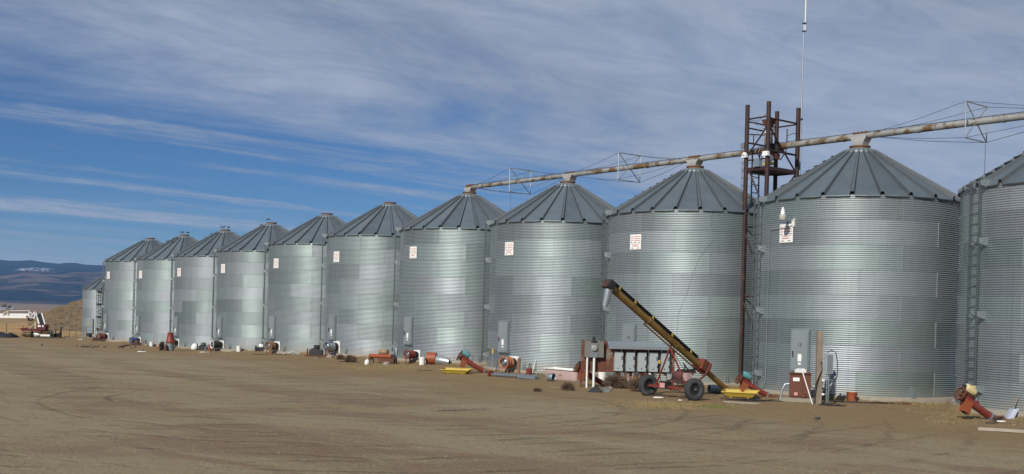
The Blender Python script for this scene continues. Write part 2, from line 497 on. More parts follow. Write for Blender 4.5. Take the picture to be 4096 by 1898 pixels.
# ================================================================== ground
def ground_mat():
    m = bpy.data.materials.new('yard_dirt_and_fields'); m.use_nodes = True
    t = NT(m.node_tree); b = t.n['Principled BSDF']
    p = t.pos()
    along = t.turned(p, -math.degrees(ANG), (0.12, 1.0, 1))          # stretched along the row, as vehicles drive
    base = t.noise(p, 0.16, 6.0, 0.6, 0.4)
    trk = t.noise(along, 0.55, 6.0, 0.62, 0.6)
    arc = t.noise(t.turned(p, -150, (0.10, 1.0, 1)), 0.75, 5.0, 0.6, 1.2)
    gr = t.noise(p, 15.0, 5.0, 0.75)
    gr2 = t.noise(p, 6.0, 7.0, 0.8)
    c = t.mix(t.ramp(base, 0.34, 0.66), (0.290, 0.233, 0.142), (0.312, 0.266, 0.175))
    c = t.mix(t.ramp(trk, 0.44, 0.62, 0, .5), c, (0.215, 0.172, 0.110))
    c = t.mix(t.ramp(arc, 0.52, 0.66, 0, .55), c, (0.340, 0.295, 0.200))
    red = t.noise(t.turned(p, -160, (0.5, 1.1, 1), (4.2, 1.3, 0)), 0.36, 5.0, 0.66, 0.8)
    ruts = None
    # worn wheel tracks curving across the yard
    for (cu, cv_, per, r0, r1, amt) in ((1500, 1600, 1.7, 5.0, 24.0, .75), (500, 1440, 1.9, 8.0, 40.0, .7), (3900, 1560, 1.6, 4.0, 18.0, .6)):
        cc_ = G(cu, cv_)
        vs_ = t.new('ShaderNodeVectorMath', operation='DISTANCE'); t.put(vs_, 0, t.mapping(p, scale=(1, 1, 0))); vs_.inputs[1].default_value = (cc_.x, cc_.y, 0)
        dd = t.math('ADD', vs_.outputs['Value'], t.math('MULTIPLY', base, 1.6))
        lane = t.ramp(t.math('ABSOLUTE', t.math('SUBTRACT', t.math('FRACT', t.math('DIVIDE', dd, per)), 0.5)), 0.10, 0.0)
        lane = t.math('MULTIPLY', lane, t.math('MULTIPLY', t.ramp(trk, 0.40, 0.58), t.math('MULTIPLY', t.ramp(dd, r0, r0 + 2), t.ramp(dd, r1, r1 - 4))))
        c = t.mix(t.math('MULTIPLY', lane, amt), c, (0.160, 0.128, 0.084))
        ruts = lane if ruts is None else t.math('ADD', ruts, lane)
    redm = t.math('MULTIPLY', t.ramp(red, 0.50, 0.62), t.ramp(gr2, 0.25, 0.65))
    c = t.mix(t.math('MULTIPLY', redm, 0.85), c, (0.205, 0.122, 0.094))
    c = t.mix(t.ramp(gr2, 0.54, 0.66, 0, .45), c, (0.40, 0.35, 0.25))
    c = t.mix(t.ramp(gr2, 0.46, 0.34, 0, .5), c, (0.135, 0.108, 0.072))
    c = t.mix(t.ramp(gr, 0.55, 0.66, 0, .6), c, (0.44, 0.39, 0.29))
    c = t.mix(t.ramp(gr, 0.45, 0.35, 0, .65), c, (0.115, 0.092, 0.06))
    # bare brown soil along the bins, straw-strewn in places
    sepn = t.new('ShaderNodeSeparateXYZ'); t.put(sepn, 0, t.mapping(p, loc=(-(X0 * CA + Y0 * SA), (X0 * SA - Y0 * CA), 0), rot=(0, 0, -ANG)))
    perp = sepn.outputs[1]; tt = sepn.outputs[0]
    near = t.ramp(t.math('ADD', perp, t.math('MULTIPLY', t.math('SUBTRACT', base, 0.5), 8.0)), 14.0, 8.0)
    c = t.mix(t.math('MULTIPLY', near, 0.8), c, t.mix(gr2, (0.225, 0.150, 0.078), (0.310, 0.222, 0.125)))
    straw = t.noise(t.turned(p, -math.degrees(ANG), (0.35, 1.0, 1), (1.0, 2.2, 0)), 0.55, 5.0, 0.6, 0.4)
    sm = t.math('MULTIPLY', t.math('MULTIPLY', t.ramp(straw, 0.55, 0.68), t.ramp(perp, 12.0, 7.5)), t.ramp(gr2, 0.3, 0.6, .2, .75))
    c = t.mix(sm, c, t.mix(gr, (0.32, 0.225, 0.10), (0.25, 0.20, 0.075)))
    # dry fields beyond the yard
    edge = t.math('ADD', tt, t.math('MULTIPLY', t.math('SUBTRACT', base, 0.5), 10.0))
    fld = t.ramp(edge, 78.0, 83.0)
    sy = t.new('ShaderNodeSeparateXYZ'); t.put(sy, 0, p)
    strip = t.noise(t.mapping(p, scale=(0.0012, 0.012, 1)), 1.0, 5.0, 0.6)
    fc = t.mix(t.ramp(base, 0.35, 0.65), (0.37, 0.255, 0.145), (0.30, 0.21, 0.12))
    far = t.mix(t.ramp(strip, 0.38, 0.62), (0.32, 0.24, 0.175), (0.18, 0.135, 0.105))
    fc = t.mix(t.ramp(sy.outputs[1], 160.0, 420.0), fc, far)
    c = t.mix(fld, c, fc)
    c = t.mix(1.0, c, (0.90, 0.865, 0.80), 'MULTIPLY')
    t.put(b, 'Base Color', c); b.inputs['Roughness'].default_value = 0.95
    b.inputs['Specular IOR Level'].default_value = 0.15
    h = t.math('ADD', t.math('MULTIPLY', gr, 0.6), t.math('ADD', gr2, t.math('ADD', t.math('MULTIPLY', trk, 0.9), t.math('MULTIPLY', ruts, -0.9))))
    bp = t.new('ShaderNodeBump'); bp.inputs['Strength'].default_value = 0.8; bp.inputs['Distance'].default_value = 0.05
    t.put(bp, 'Height', h); t.l.new(bp.outputs[0], b.inputs['Normal'])
    return m


M_GROUND = ground_mat()


def spaced(lo, hi, step, far_lo, far_hi):
    a = [lo + i * step for i in range(int((hi - lo) / step) + 1)]
    s = step; x = a[0]; pre = []
    while x > far_lo:
        s *= 1.35; x -= s; pre.append(x)
    s = step; x = a[-1]; post = []
    while x < far_hi:
        s *= 1.35; x += s; post.append(x)
    return pre[::-1] + a + post


gx = spaced(-62, 30, 0.8, -11000, 11000)
gy = spaced(10, 130, 0.8, -3000, 16000)
mb = MB()
nx = len(gx)
mb.add([(x, y, ground_z(x, y)) for y in gy for x in gx],
       [(j * nx + i, j * nx + i + 1, (j + 1) * nx + i + 1, (j + 1) * nx + i) for j in range(len(gy) - 1) for i in range(nx - 1)], 0, True)
struct('ground', mb, M_GROUND)


def hnoise(x, y, seed=0.0):
    from mathutils import noise as N
    return N.fractal(Vector((x, y, seed)), 0.9, 2.1, 6, noise_basis='PERLIN_ORIGINAL')


def ridge(name, skyline, dist, depth, mats, rough, seed, base_px=1206):
    """hill range: skyline given as (u, v) of the photograph, built as a height field at dist metres"""
    us = list(range(-1600, 2401, 16)); nd = 30
    def sky_v(u):
        if u <= skyline[0][0]: 
            return skyline[0][1] + 14 * math.sin((u - skyline[0][0]) * .004 + seed)
        if u >= skyline[-1][0]:
            return skyline[-1][1] + 12 * (math.cos((u - skyline[-1][0]) * .005) - 1)
        for (a, va), (b_, vb) in zip(skyline, skyline[1:]):
            if u <= b_:
                k = (u - a) / (b_ - a); k = k * k * (3 - 2 * k)
                return va + (vb - va) * k
    mb = MB(); vs = []
    for j in range(nd + 1):
        k = j / nd                       # 0 front foot .. 1 behind crest
        for u in us:
            top = AD(u, sky_v(u), dist)
            H = top.z + 4
            kk = k / 0.72
            env = (max(0, math.sin(min(kk, 1.0) * math.pi / 2)) ** 1.25) if k < .72 else max(0.0, 1 - (k - .72) / .28 * .9)
            y = dist + (k - 0.72) * depth
            x = top.x * y / dist
            nz = hnoise(x / 900.0, y / 700.0, seed)
            amp = (1 - abs(kk - 1)) if k < .72 else 0
            wgt = math.sin(min(kk, 1) * math.pi) if k < .72 else 0
            vs.append((x, y, -6 + H * (env + rough * nz * wgt)))
    n = len(us)
    mb.add(vs, [(j * n + i, j * n + i + 1, (j + 1) * n + i + 1, (j + 1) * n + i) for j in range(nd) for i in range(n - 1)], 0, True)
    return struct(name, mb, mats)


def hill_mat(name, c1, c2, scale, snow=None, zstr=1.0):
    m = bpy.data.materials.new(name); m.use_nodes = True
    t = NT(m.node_tree); b = t.n['Principled BSDF']; p = t.pos()
    n1 = t.noise(t.mapping(p, scale=(0.5, 1.2, 3.0 * zstr)), scale, 8.0, 0.66, 0.8)
    c = t.mix(t.ramp(n1, 0.46, 0.58), c1, c2)
    if snow:
        (sx, sz, rx, rz) = snow
        s = t.new('ShaderNodeSeparateXYZ'); t.put(s, 0, p)
        dx = t.math('DIVIDE', t.math('SUBTRACT', s.outputs[0], sx), rx); dzz = t.math('DIVIDE', t.math('SUBTRACT', s.outputs[2], sz), rz)
        d = t.math('ADD', t.math('MULTIPLY', dx, dx), t.math('MULTIPLY', dzz, dzz))
        sn = t.noise(t.mapping(p, scale=(1, 1, 2.5)), 0.05, 7.0, 0.75)
        c = t.mix(t.math('MULTIPLY', t.ramp(d, 1.0, 0.25), t.ramp(sn, 0.50, 0.58, 0, .95)), c, (0.62, 0.62, 0.64))
    t.put(b, 'Base Color', c); b.inputs['Roughness'].default_value = 1.0; b.inputs['Specular IOR Level'].default_value = 0.0
    return m


sp_ = AD(112, 1078, 7400)
M_FOREST = hill_mat('forested_slope', (0.012, 0.022, 0.026), (0.024, 0.034, 0.034), 0.0009, snow=(sp_.x, sp_.z, 140, 22))
M_FOOT = hill_mat('dry_foothills', (0.018, 0.028, 0.042), (0.125, 0.098, 0.092), 0.005, None, 0.8)
ridge('mountain_ridge', [(-60, 1036), (0, 1039), (40, 1043), (75, 1043), (125, 1041), (160, 1047), (200, 1052), (240, 1055), (268, 1051), (300, 1052), (345, 1059), (400, 1061)], 8000, 1600, M_FOREST, .05, 2.2)
ridge('foothills', [(-60, 1098), (0, 1099), (40, 1096), (90, 1090), (140, 1091), (190, 1094), (250, 1095), (300, 1090), (350, 1094), (420, 1091)], 6000, 3000, M_FOOT, .30, 8.4)

# ================================================================== grain bins
CORR = 12; RING = HE / 8.0; NSH = 8


def sheet_mesh(R, name='wall_sheet', nsh=NSH, ring=RING, corr=CORR):
    mb = MB(); span = 2 * math.pi / nsh; nc = 10; nr = corr * 6
    lap = 0.035 / R
    vs = []
    for j in range(nr + 1):
        z = ring * j / nr
        off = 0.0105 * math.cos(2 * math.pi * j / 6.0)
        for i in range(nc + 1):
            a = -lap + (span + lap) * i / nc
            r = R + off + 0.005 * (1 - i / nc)
            vs.append((r * math.cos(a), r * math.sin(a), z))
    w_ = nc + 1
    mb.add(vs, [(j * w_ + i, j * w_ + i + 1, (j + 1) * w_ + i + 1, (j + 1) * w_ + i) for j in range(nr) for i in range(nc)], 0, True)
    # lapped edge with its sealant bead, standing proud of the sheet beneath
    ev = []
    for j in range(0, nr + 1, 2):
        z = ring * j / nr; off = 0.0105 * math.cos(2 * math.pi * j / 6.0)
        for k in (0, 1):
            a = -lap + k * 0.006 / R
            r = R + off + 0.0095 - k * 0.002
            ev.append((r * math.cos(a), r * math.sin(a), z))
        a = -lap - 0.002 / R
        ev.append(((R + off - .004) * math.cos(a), (R + off - .004) * math.sin(a), z))
    ne = len(ev) // 3
    mb.add(ev, [f for j in range(ne - 1) for f in ((j * 3, j * 3 + 1, j * 3 + 4, j * 3 + 3), (j * 3 + 2, j * 3, j * 3 + 3, j * 3 + 5))], 1, False)
    # bolts beside the lap and along the ring joint
    bv = []
    for q in range(corr):
        z = ring * (q + .5) / corr
        for aa in (0.03, 0.075):
            a = -lap + aa / R; r = R - 0.0105 + .012
            c = Vector((r * math.cos(a), r * math.sin(a), z)); tg = Vector((-math.sin(a), math.cos(a), 0)) * .007; up = Vector((0, 0, .007)); nn = Vector((math.cos(a), math.sin(a), 0)) * .006
            mb.add([c - tg - up, c + tg - up, c + tg + up, c - tg + up, c - tg - up - nn, c + tg - up - nn, c + tg + up - nn, c - tg + up - nn],
                   [(0, 1, 2, 3), (0, 4, 5, 1), (1, 5, 6, 2), (2, 6, 7, 3), (3, 7, 4, 0)], 2)
    for q in range(18):
        a = span * (q + .5) / 18; r = R + .018; z = .017
        c = Vector((r * math.cos(a), r * math.sin(a), z)); tg = Vector((-math.sin(a), math.cos(a), 0)) * .008; up = Vector((0, 0, .008)); nn = Vector((math.cos(a), math.sin(a), 0)) * .008
        mb.add([c - tg - up, c + tg - up, c + tg + up, c - tg + up, c - tg - up - nn, c + tg - up - nn, c + tg + up - nn, c - tg + up - nn],
               [(0, 1, 2, 3), (0, 4, 5, 1), (1, 5, 6, 2), (2, 6, 7, 3), (3, 7, 4, 0)], 2)
    me = mb.mesh(name, sharp=False)
    for mm in (M_WALL, M_SEAM, M_GALVD): me.materials.append(mm)
    return me


M_RIBSIDE = mat('roof_rib_side_shade', (.075, .085, .092), .6, .3, var=.3)  # rib sides darker than the panels: their shade is put into the colour


def roof_panel_mesh(Re, Rc, rise, n, name='roof_panel'):
    """one wedge of the roof with a raised rib on its leading edge, open at the eave"""
    mb = MB(); half = math.pi / n
    def P(r, a, dz):
        k = (Re - r) / (Re - Rc)
        return (r * math.cos(a), r * math.sin(a), rise * k + dz)
    rows = []
    for r in (Re, Re * .66 + Rc * .34, Re * .33 + Rc * .67, Rc):
        k = (Re - r) / (Re - Rc)
        rw = (0.085 * (1 - k) + 0.042 * k) / r; rh = 0.115 * (1 - k) + 0.07 * k
        rows.append([P(r, -half - rw, .004), P(r, -half - rw * .45, rh), P(r, -half + rw * .45, rh), P(r, -half + rw, 0.0), P(r, 0, -0.008 * (1 - k)), P(r, half - rw * .8, 0.0)])
    vs = [p for r in rows for p in r]; m_ = 6
    mb.add(vs, [(j * m_ + i, j * m_ + i + 1, (j + 1) * m_ + i + 1, (j + 1) * m_ + i) for j in range(3) for i in (1, 3, 4)], 0, False)
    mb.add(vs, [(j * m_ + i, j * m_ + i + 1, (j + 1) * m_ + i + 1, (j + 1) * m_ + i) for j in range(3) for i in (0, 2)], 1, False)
    # turned-down eave lip
    lip = [rows[0][i] for i in (3, 4, 5)]
    low = [(p[0] * 1.001, p[1] * 1.001, p[2] - .032) for p in lip]
    mb.add(lip + low, [(0, 3, 4, 1), (1, 4, 5, 2)], 0)
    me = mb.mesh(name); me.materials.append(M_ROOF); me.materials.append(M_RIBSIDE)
    return me


def cleat_mesh():
    mb = MB()
    mb.prism([(-.03, -.26, 0), (.05, -.26, 0), (.055, -.26, .075), (-.02, -.26, .03)], (0, .5, 0))
    me = mb.mesh('roof_step'); me.materials.append(M_ROOF)
    return me


RE, RC, RISE = BR + 0.09, 0.57, 1.88
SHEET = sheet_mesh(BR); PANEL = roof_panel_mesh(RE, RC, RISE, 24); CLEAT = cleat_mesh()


def door_part(b, az, z0, z1, wd, num=None, sticker=True):
    """riveted manhole door in a boxed frame, hinged, with its papers"""
    d = azdir(az); rz = azrot(az)
    fr = MB(); r0 = BR - .06
    fr.box((r0 + .06, 0, (z0 + z1) / 2), (.17, wd + .06, z1 - z0 + .08))
    f = part('door_frame', fr, M_GALVD, b); f.rotation_euler = (0, 0, rz)
    dm = MB(); x = r0 + .185; c = .05
    hw = wd / 2
    poly = [(x, -hw + c, z0), (x, hw - c, z0), (x, hw, z0 + c), (x, hw, z1 - c), (x, hw - c, z1), (x, -hw + c, z1), (x, -hw, z1 - c), (x, -hw, z0 + c)]
    dm.prism(poly, (-.05, 0, 0))
    dm.prism([(x + .012, p[1] * .86, (z0 + z1) / 2 + (p[2] - (z0 + z1) / 2) * .93) for p in poly], (-.012, 0, 0))
    D = part('door', dm, M_DOORG, b); D.rotation_euler = (0, 0, rz)
    h = MB(); h.bar((x + .05, -hw + .10, (z0 + z1) / 2 - .02), (x + .05, -hw + .10, (z0 + z1) / 2 - .20), .02, .03)
    h.bar((x, -hw + .10, (z0 + z1) / 2 - .03), (x + .05, -hw + .10, (z0 + z1) / 2 - .03), .025, .025)
    part('handle', h, M_DARK, D)
    if sticker:
        s = MB(); s.box((x + .014, .03, z0 + .44), (.006, .14, .24)); s.box((x + .014, .03, z0 + .24), (.006, .10, .07))
        part('paper_notice', s, M_SIGN, D)
    if num:
        me = text_mesh(num, .16, M_DARK, .002)
        o = inst('door_number', me, D, (x + .017, .02, z0 + (z1 - z0) * .64), (R_(90), 0, R_(90)))
    return D


def sign_part(b, az, z0, wd, ht):
    """white enamel warning sign with red lettering rows, bent to the wall"""
    rz = azrot(az); r = BR + .03
    sg = MB(); n = 8; vs = []
    for k in range(n + 1):
        a = (-.5 + k / n) * wd / r
        for rr in (r, r - .006):
            for z in (z0, z0 + ht): vs.append((rr * math.cos(a), rr * math.sin(a), z))
    fs = []
    for k in range(n):
        o = k * 4
        fs += [(o, o + 4, o + 5, o + 1), (o + 2, o + 3, o + 7, o + 6), (o, o + 2, o + 6, o + 4), (o + 1, o + 5, o + 7, o + 3)]
    fs += [(0, 1, 3, 2), (n * 4, n * 4 + 2, n * 4 + 3, n * 4 + 1)]
    sg.add(vs, fs)
    S = part('warning_sign', sg, M_SIGN, b); S.rotation_euler = (0, 0, rz)
    L = MB()
    def bar(y0, y1, zc, h, mi):
        for q in range(3):
            ya, yb = y0 + (y1 - y0) * q / 3, y0 + (y1 - y0) * (q + 1) / 3
            a0, a1 = (ya - .5) * wd / r, (yb - .5) * wd / r; rr = r + .003
            z_, h_ = z0 + zc * ht, h * ht
            L.add([(rr * math.cos(a0), rr * math.sin(a0), z_), (rr * math.cos(a1), rr * math.sin(a1), z_), (rr * math.cos(a1), rr * math.sin(a1), z_ + h_), (rr * math.cos(a0), rr * math.sin(a0), z_ + h_)], [(0, 1, 2, 3)], mi)
    for zc in (.83, .70, .57):
        bar(.07, .27, zc, .045, 0); bar(.33, .93, zc, .045, 0)
    for y0, y1 in ((.06, .22), (.36, .62), (.76, .94)): bar(y0, y1, .45, .035, 1)
    for y0, y1, zc in ((.14, .24, .37), (.24, .36, .335), (.36, .64, .32), (.64, .76, .335), (.76, .86, .37)): bar(y0, y1, zc, .04, 0)
    bar(.22, .78, .20, .06, 0)
    for y0, y1 in ((.15, .34), (.64, .84)): bar(y0, y1, .07, .04, 1)
    part('lettering', L, [M_SRED, M_SDK], S)


def ladder_part(b, az, z0, z1, r=BR + .24, wd=.42):
    rz = azrot(az)
    for s in (-1, 1):
        rl = MB(); rl.box((r, s * wd / 2, (z0 + z1) / 2), (.055, .03, z1 - z0))
        o = part('ladder_rail', rl, M_LADDER, b); o.rotation_euler = (0, 0, rz)
    rg = MB(); z = z0 + .15
    rg.bar((r, -wd / 2 + .012, 0), (r, wd / 2 - .012, 0), .028, .028)
    rme = rg.mesh('ladder_rung'); rme.materials.append(M_LADDER)
    while z < z1 - .1:
        o = inst('ladder_rung', rme, b, (0, 0, z), (0, 0, rz)); z += .305
    for zz in (z0 + .22, z0 + (z1 - z0) * .38, z0 + (z1 - z0) * .72, z1 - .06):
        for s in (-1, 1):
            br = MB(); br.prism([(BR - .01, s * (wd / 2 + .055), zz - .10), (r + .02, s * (wd / 2 + .035), zz - .02), (r + .02, s * (wd / 2 + .035), zz + .14), (BR - .01, s * (wd / 2 + .10), zz + .14)], (0, s * .012, 0))
            o = part('ladder_bracket', br, M_GALVD, b); o.rotation_euler = (0, 0, rz)


def anchor_mesh():
    mb = MB()
    mb.prism([(BR + .01, -.055, -.02), (BR + .11, -.055, -.02), (BR + .03, -.055, .34), (BR + .01, -.055, .34)], (0, .012, 0))
    mb.prism([(BR + .01, .043, -.02), (BR + .11, .043, -.02), (BR + .03, .043, .34), (BR + .01, .043, .34)], (0, .012, 0))
    mb.box((BR + .025, 0, .16), (.012, .09, .34)); mb.box((BR + .07, 0, .004), (.14, .14, .012))
    me = mb.mesh('anchor_bracket'); me.materials.append(M_GALVD)
    return me


ANCHOR = anchor_mesh()
BIN_LABEL = {
    -1: 'grain bin cut off by the right edge, with full ladder in front',
    0: 'grain bin with door number 13 and a yard lamp on its wall',
    1: 'grain bin with door number 12 behind the yellow portable auger',
    2: 'grain bin behind the bathtub and orange fan, left of the yellow auger',
    3: 'grain bin at the left end of the overhead conveyor tube',
    4: 'open-collared grain bin just left of the overhead tube end, blue fan at its foot',
    5: 'grain bin with rusty brown fan and short post at its foot',
    6: 'grain bin with a single white bucket and white fan at its foot',
    7: 'grain bin just right of the tall red cone, pigeons on its roof cap',
    8: 'second tall grain bin from the left with blue fan at its foot',
    9: 'leftmost of the tall grain bins with a small red fan at its foot'}
BINS = {}
for n in range(-1, 10):
    cx, cy = bin_center(n); bz = BIN_DZ[n]
    b = thing('grain_bin', BIN_LABEL[n], 'grain bin', (cx, cy, bz), 0, 'row of tall corrugated grain bins')
    BINS[n] = b
    fd = MB(); fd.lathe([(BR + .16, -1.2), (BR + .16, -.035), (BR + .12, 0.0), (BR - .3, 0.002)], 64)
    part('foundation', fd, M_CONC, b)
    a0 = rnd.random() * 45
    for rg in range(8):
        for k in range(NSH):
            inst('wall_sheet', SHEET, b, (0, 0, rg * RING), (0, 0, R_(a0 + 45 * k + 22.5 * (rg % 2))))
    r0 = 7.5 * rnd.random()
    for k in range(24):
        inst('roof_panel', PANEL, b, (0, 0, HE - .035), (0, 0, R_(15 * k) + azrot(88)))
    cap = MB()
    cap.lathe([(RC + .10, HE + RISE - .11), (RC + .10, HE + RISE - .03), (RC - .02, HE + RISE + .02), (.40, HE + RISE + .085)], 32)
    cpo = part('roof_cap', cap, M_GALVD, b)
    hat = MB()
    hat.lathe([(.33, HE + RISE + .05), (.33, HE + RISE + .15), (.36, HE + RISE + .15), (.36, HE + RISE + .19), (.30, HE + RISE + .19), (.29, HE + RISE + .10), (.0, HE + RISE + .10)], 28)
    part('hatch_collar', hat, M_COLLAR, cpo)
    ci = 0
    sl = math.atan2(RISE, RE - RC)
    for q in range(10):
        rr = RE - .10 - q * .285
        for side in ((0,) if q else (0,)):
            z = HE - .035 + RISE * (RE - rr) / (RE - RC) + .028
            o = inst('roof_step', CLEAT, b)
            az = azrot(88)
            o.rotation_euler = (0, sl, az)
            o.scale = (1, min(1.0, rr * .27 / .5 * 1.0), 1)
            o.location = (rr * math.cos(az), rr * math.sin(az), z)
    ladder_part(b, 78 if n == -1 else 82, .30, HE + .05)
    for k in range(8):
        inst('anchor_bracket', ANCHOR, b, (0, 0, 0), (0, 0, R_(14 + 45 * k) + azrot(0)))
    door_part(b, 46 if n == 0 else (26 if n == -1 else 50.5), .72, 2.06, .62, '13' if n == 0 else ('12' if n == 1 else None))
    if n >= 0:
        sign_part(b, 58 if n == 0 else 48, 4.98, .60 if n == 0 else .56, .62 if n == 0 else .58)

# small bin at the far end of the row
sc_ = AD(417, 1347, 103.0)
sb = thing('grain_bin', 'small low grain bin at the far left end of the row', 'grain bin', (sc_.x, sc_.y, -.55))
SR, SH = 2.0, 4.45
fd = MB(); fd.lathe([(SR + .1, -.6), (SR + .1, -.02), (SR - .2, 0)], 40); part('foundation', fd, M_CONC, sb)
S2 = sheet_mesh(SR, 'wall_sheet', 6, SH / 5, 13)
for rg in range(5):
    for k in range(6): inst('wall_sheet', S2, sb, (0, 0, rg * SH / 5), (0, 0, R_(60 * k + 30 * (rg % 2))))
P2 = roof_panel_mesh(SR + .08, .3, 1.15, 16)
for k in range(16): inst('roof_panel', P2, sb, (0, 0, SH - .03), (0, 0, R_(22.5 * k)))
cp = MB(); cp.lathe([(.36, SH + 1.06), (.3, SH + 1.16), (.22, SH + 1.2), (0, SH + 1.21)], 20); part('roof_cap', cp, M_GALVD, sb)
def small_door():
    rz = azrot(18); x = SR + .07
    dm = MB(); dm.box((x - .03, 0, 1.05), (.12, .74, 1.35)); D = part('door', dm, M_DOORG, sb); D.rotation_euler = (0, 0, rz)
    st = MB(); st.lathe([(.0, .045), (.09, .045), (.09, .03)], 12, c=(x, -.05, 1.22), axis='x'); part('round_sticker', st, M_YBRIGHT, D)
    hp = MB(); hp.prism([(x - .03, -.2, .12), (x + .22, -.2, .02), (x + .22, -.2, -.10), (x - .03, -.2, -.02)], (0, .4, 0)); o = part('spout_hood', hp, M_DARK, sb); o.rotation_euler = (0, 0, rz); o.location = (0, 0, .22)
small_door()
for s in (-1, 1):
    rl = MB(); rl.box((SR + .18, s * .18, 2.45), (.05, .03, 4.1)); o = part('ladder_rail', rl, M_DARK, sb); o.rotation_euler = (0, 0, azrot(-5))
rg = MB(); rg.bar((SR + .18, -.17, 0), (SR + .18, .17, 0), .03, .03); rme = rg.mesh('ladder_rung'); rme.materials.append(M_DARK)
for k in range(13): inst('ladder_rung', rme, sb, (0, 0, .55 + .3 * k), (0, 0, azrot(-5)))
for k in range(4):
    br = MB(); br.box((SR + .09, 0, .8 + k * 1.15), (.2, .44, .05)); o = part('ladder_bracket', br, M_DARK, sb); o.rotation_euler = (0, 0, azrot(-5))

# ================================================================== overhead conveyor, tower, mast
RD = Vector((CA, SA, 0)); PN = Vector((SA * -1, CA * 1, 0))
FN = Vector((-SA, CA, 0))
if FN.y > 0: FN = -FN                                      # horizontal normal of the row, towards the yard
TOWT = .5 * SPC + .5 * (BIN_DN[0] + BIN_DN[1])             # tower stands between bins 13 and 12
TC = Vector((*row_pt(TOWT), 0))
COLZ = HE + RISE + .19


def topc(n):
    c = bin_center(n); return Vector((c[0], c[1], BIN_DZ[n] + COLZ))


def conveyor(name, label, A, B, bins, frames, tube_r=.105, end_box=True):
    """tube with flanged joints, discharge boxes over the bins, guyed cross frames"""
    th = thing(name, label, 'conveyor', A)
    d = (B - A); L = d.length; d.normalize(); sd = Vector((0, 0, 1)).cross(d).normalized(); up = d.cross(sd)
    nseg = max(2, round(L / 3.0))
    for k in range(nseg):
        p, q = A + d * (L * k / nseg), A + d * (L * (k + 1) / nseg)
        t_ = MB(); t_.tube([p + d * .005, q - d * .005], tube_r, 16); part('tube_section', t_, M_TUBE, th, True)
        fl = MB(); fl.tube([q - d * .03, q + d * .03], tube_r + .014, 16); part('tube_clamp', fl, M_TUBE, th, True)
    ln = MB(); ln.tube([A + up * (tube_r + .03) + sd * .03, B + up * (tube_r + .03) + sd * .03], .012, 6); part('cable_conduit', ln, M_DARK, th, True)
    for n in bins:
        c = topc(n); k = (c - A).dot(d); k = max(k, .22)
        p = A + d * k
        bx = MB(); zb = c.z - .01; zt = p.z - .02
        pts = []
        for (z, l, w_) in ((zb, .17, .17), (zb + (zt - zb) * .45, .22, .19), (zt, .34, .19)):
            for sx, sy in ((-1, -1), (1, -1), (1, 1), (-1, 1)): pts.append(Vector((p.x, p.y, z)) + RD * sx * l + FN * sy * w_)
        fs = [(3, 2, 1, 0), (8, 9, 10, 11)]
        for j in (0, 4):
            for i in range(4): fs.append((j + i, j + (i + 1) % 4, j + 4 + (i + 1) % 4, j + 4 + i))
        bx.add(pts, fs); part('discharge_box', bx, mat('spout_pale_grey', (.40, .40, .385), .6, .2, var=.15, wear=(.2, .12, .06), wear_amt=.08), th, True)
        cv = MB(); cv.box(p + up * (tube_r + .008), (.62, .20, .03), mat=Matrix((d, sd, up)).transposed())
        for q in range(4): cv.box(p + d * (-.24 + .16 * q) + up * (tube_r + .03), (.03, .24, .03), mat=Matrix((d, sd, up)).transposed())
        part('gate_cover', cv, M_COLLAR, th, True)
    for (t0, ta, tb) in frames:
        o = Vector((*row_pt(t0), 0)); k = (o - A).dot(d) if True else 0
        k = (Vector((o.x, o.y, A.z)) - A).dot(d); p = A + d * k
        hw, hh = .66, .58
        cs = [p + FN * hw * sx + Vector((0, 0, hh * sz)) for sx, sz in ((1, 1), (-1, 1), (-1, -1), (1, -1))]
        for i in range(4):
            f = MB(); f.tube([cs[i], cs[(i + 1) % 4]], .020, 6); part('frame_bar', f, M_GALV, th, True)
            f = MB(); f.tube([p + (cs[i] - p).normalized() * tube_r * .8, cs[i]], .020, 6); part('frame_strut', f, M_GALV, th, True)
        for end in (ta, tb):
            e = Vector((*row_pt(end), 0)); e = A + d * ((Vector((e.x, e.y, A.z)) - A).dot(d))
            for i, c in enumerate(cs):
                q = e + ((c - p).normalized() * tube_r)
                cb = MB(); mid = (c + q) / 2 - Vector((0, 0, .05)); cb.tube([c, mid, q], .0085, 5, caps=False); part('guy_cable', cb, M_WIRE, th, True)
    return th


zl, zr = 9.06, 9.17
pA = Vector((*row_pt(3 * SPC + BIN_DN[3] + .30, .10), zl)); pB = Vector((*row_pt(TOWT + .10), zl + .02))
conveyor('overhead_conveyor', 'long level conveyor tube over four bins left of the tower', pA, pB, (3, 2, 1),
         ((2.47 * SPC, 2.93 * SPC, 2.06 * SPC), (1.49 * SPC, 1.96 * SPC, 1.08 * SPC)))
pC = Vector((*row_pt(TOWT - .25), zr)); pD = Vector((*row_pt(-2.6 * SPC, -.2), zr - .02))
conveyor('overhead_conveyor', 'rust-streaked conveyor tube running right from the tower out of frame', pC, pD, (0, -1),
         ((-.57 * SPC, -.09 * SPC, -1.0 * SPC),), tube_r=.115)
# drop line below two frames down to the roofs
for (t0, lab) in ((2.47 * SPC, 'thin drop cable under the leftmost cross frame'), (-.57 * SPC, 'thin drop cable under the cross frame right of bin 13')):
    p = Vector((*row_pt(t0), 9.1)) + FN * (.66 if t0 > 0 else -.66); pe = Vector((p.x, p.y, 7.3))
    cb = MB(); cb.tube([p - Vector((0, 0, .58)), (p + pe) / 2 + Vector((.01, 0, 0)), pe], .009, 5)
    solo('drop_cable', cb, M_WIRE, lab, 'cable', pe, world=True)

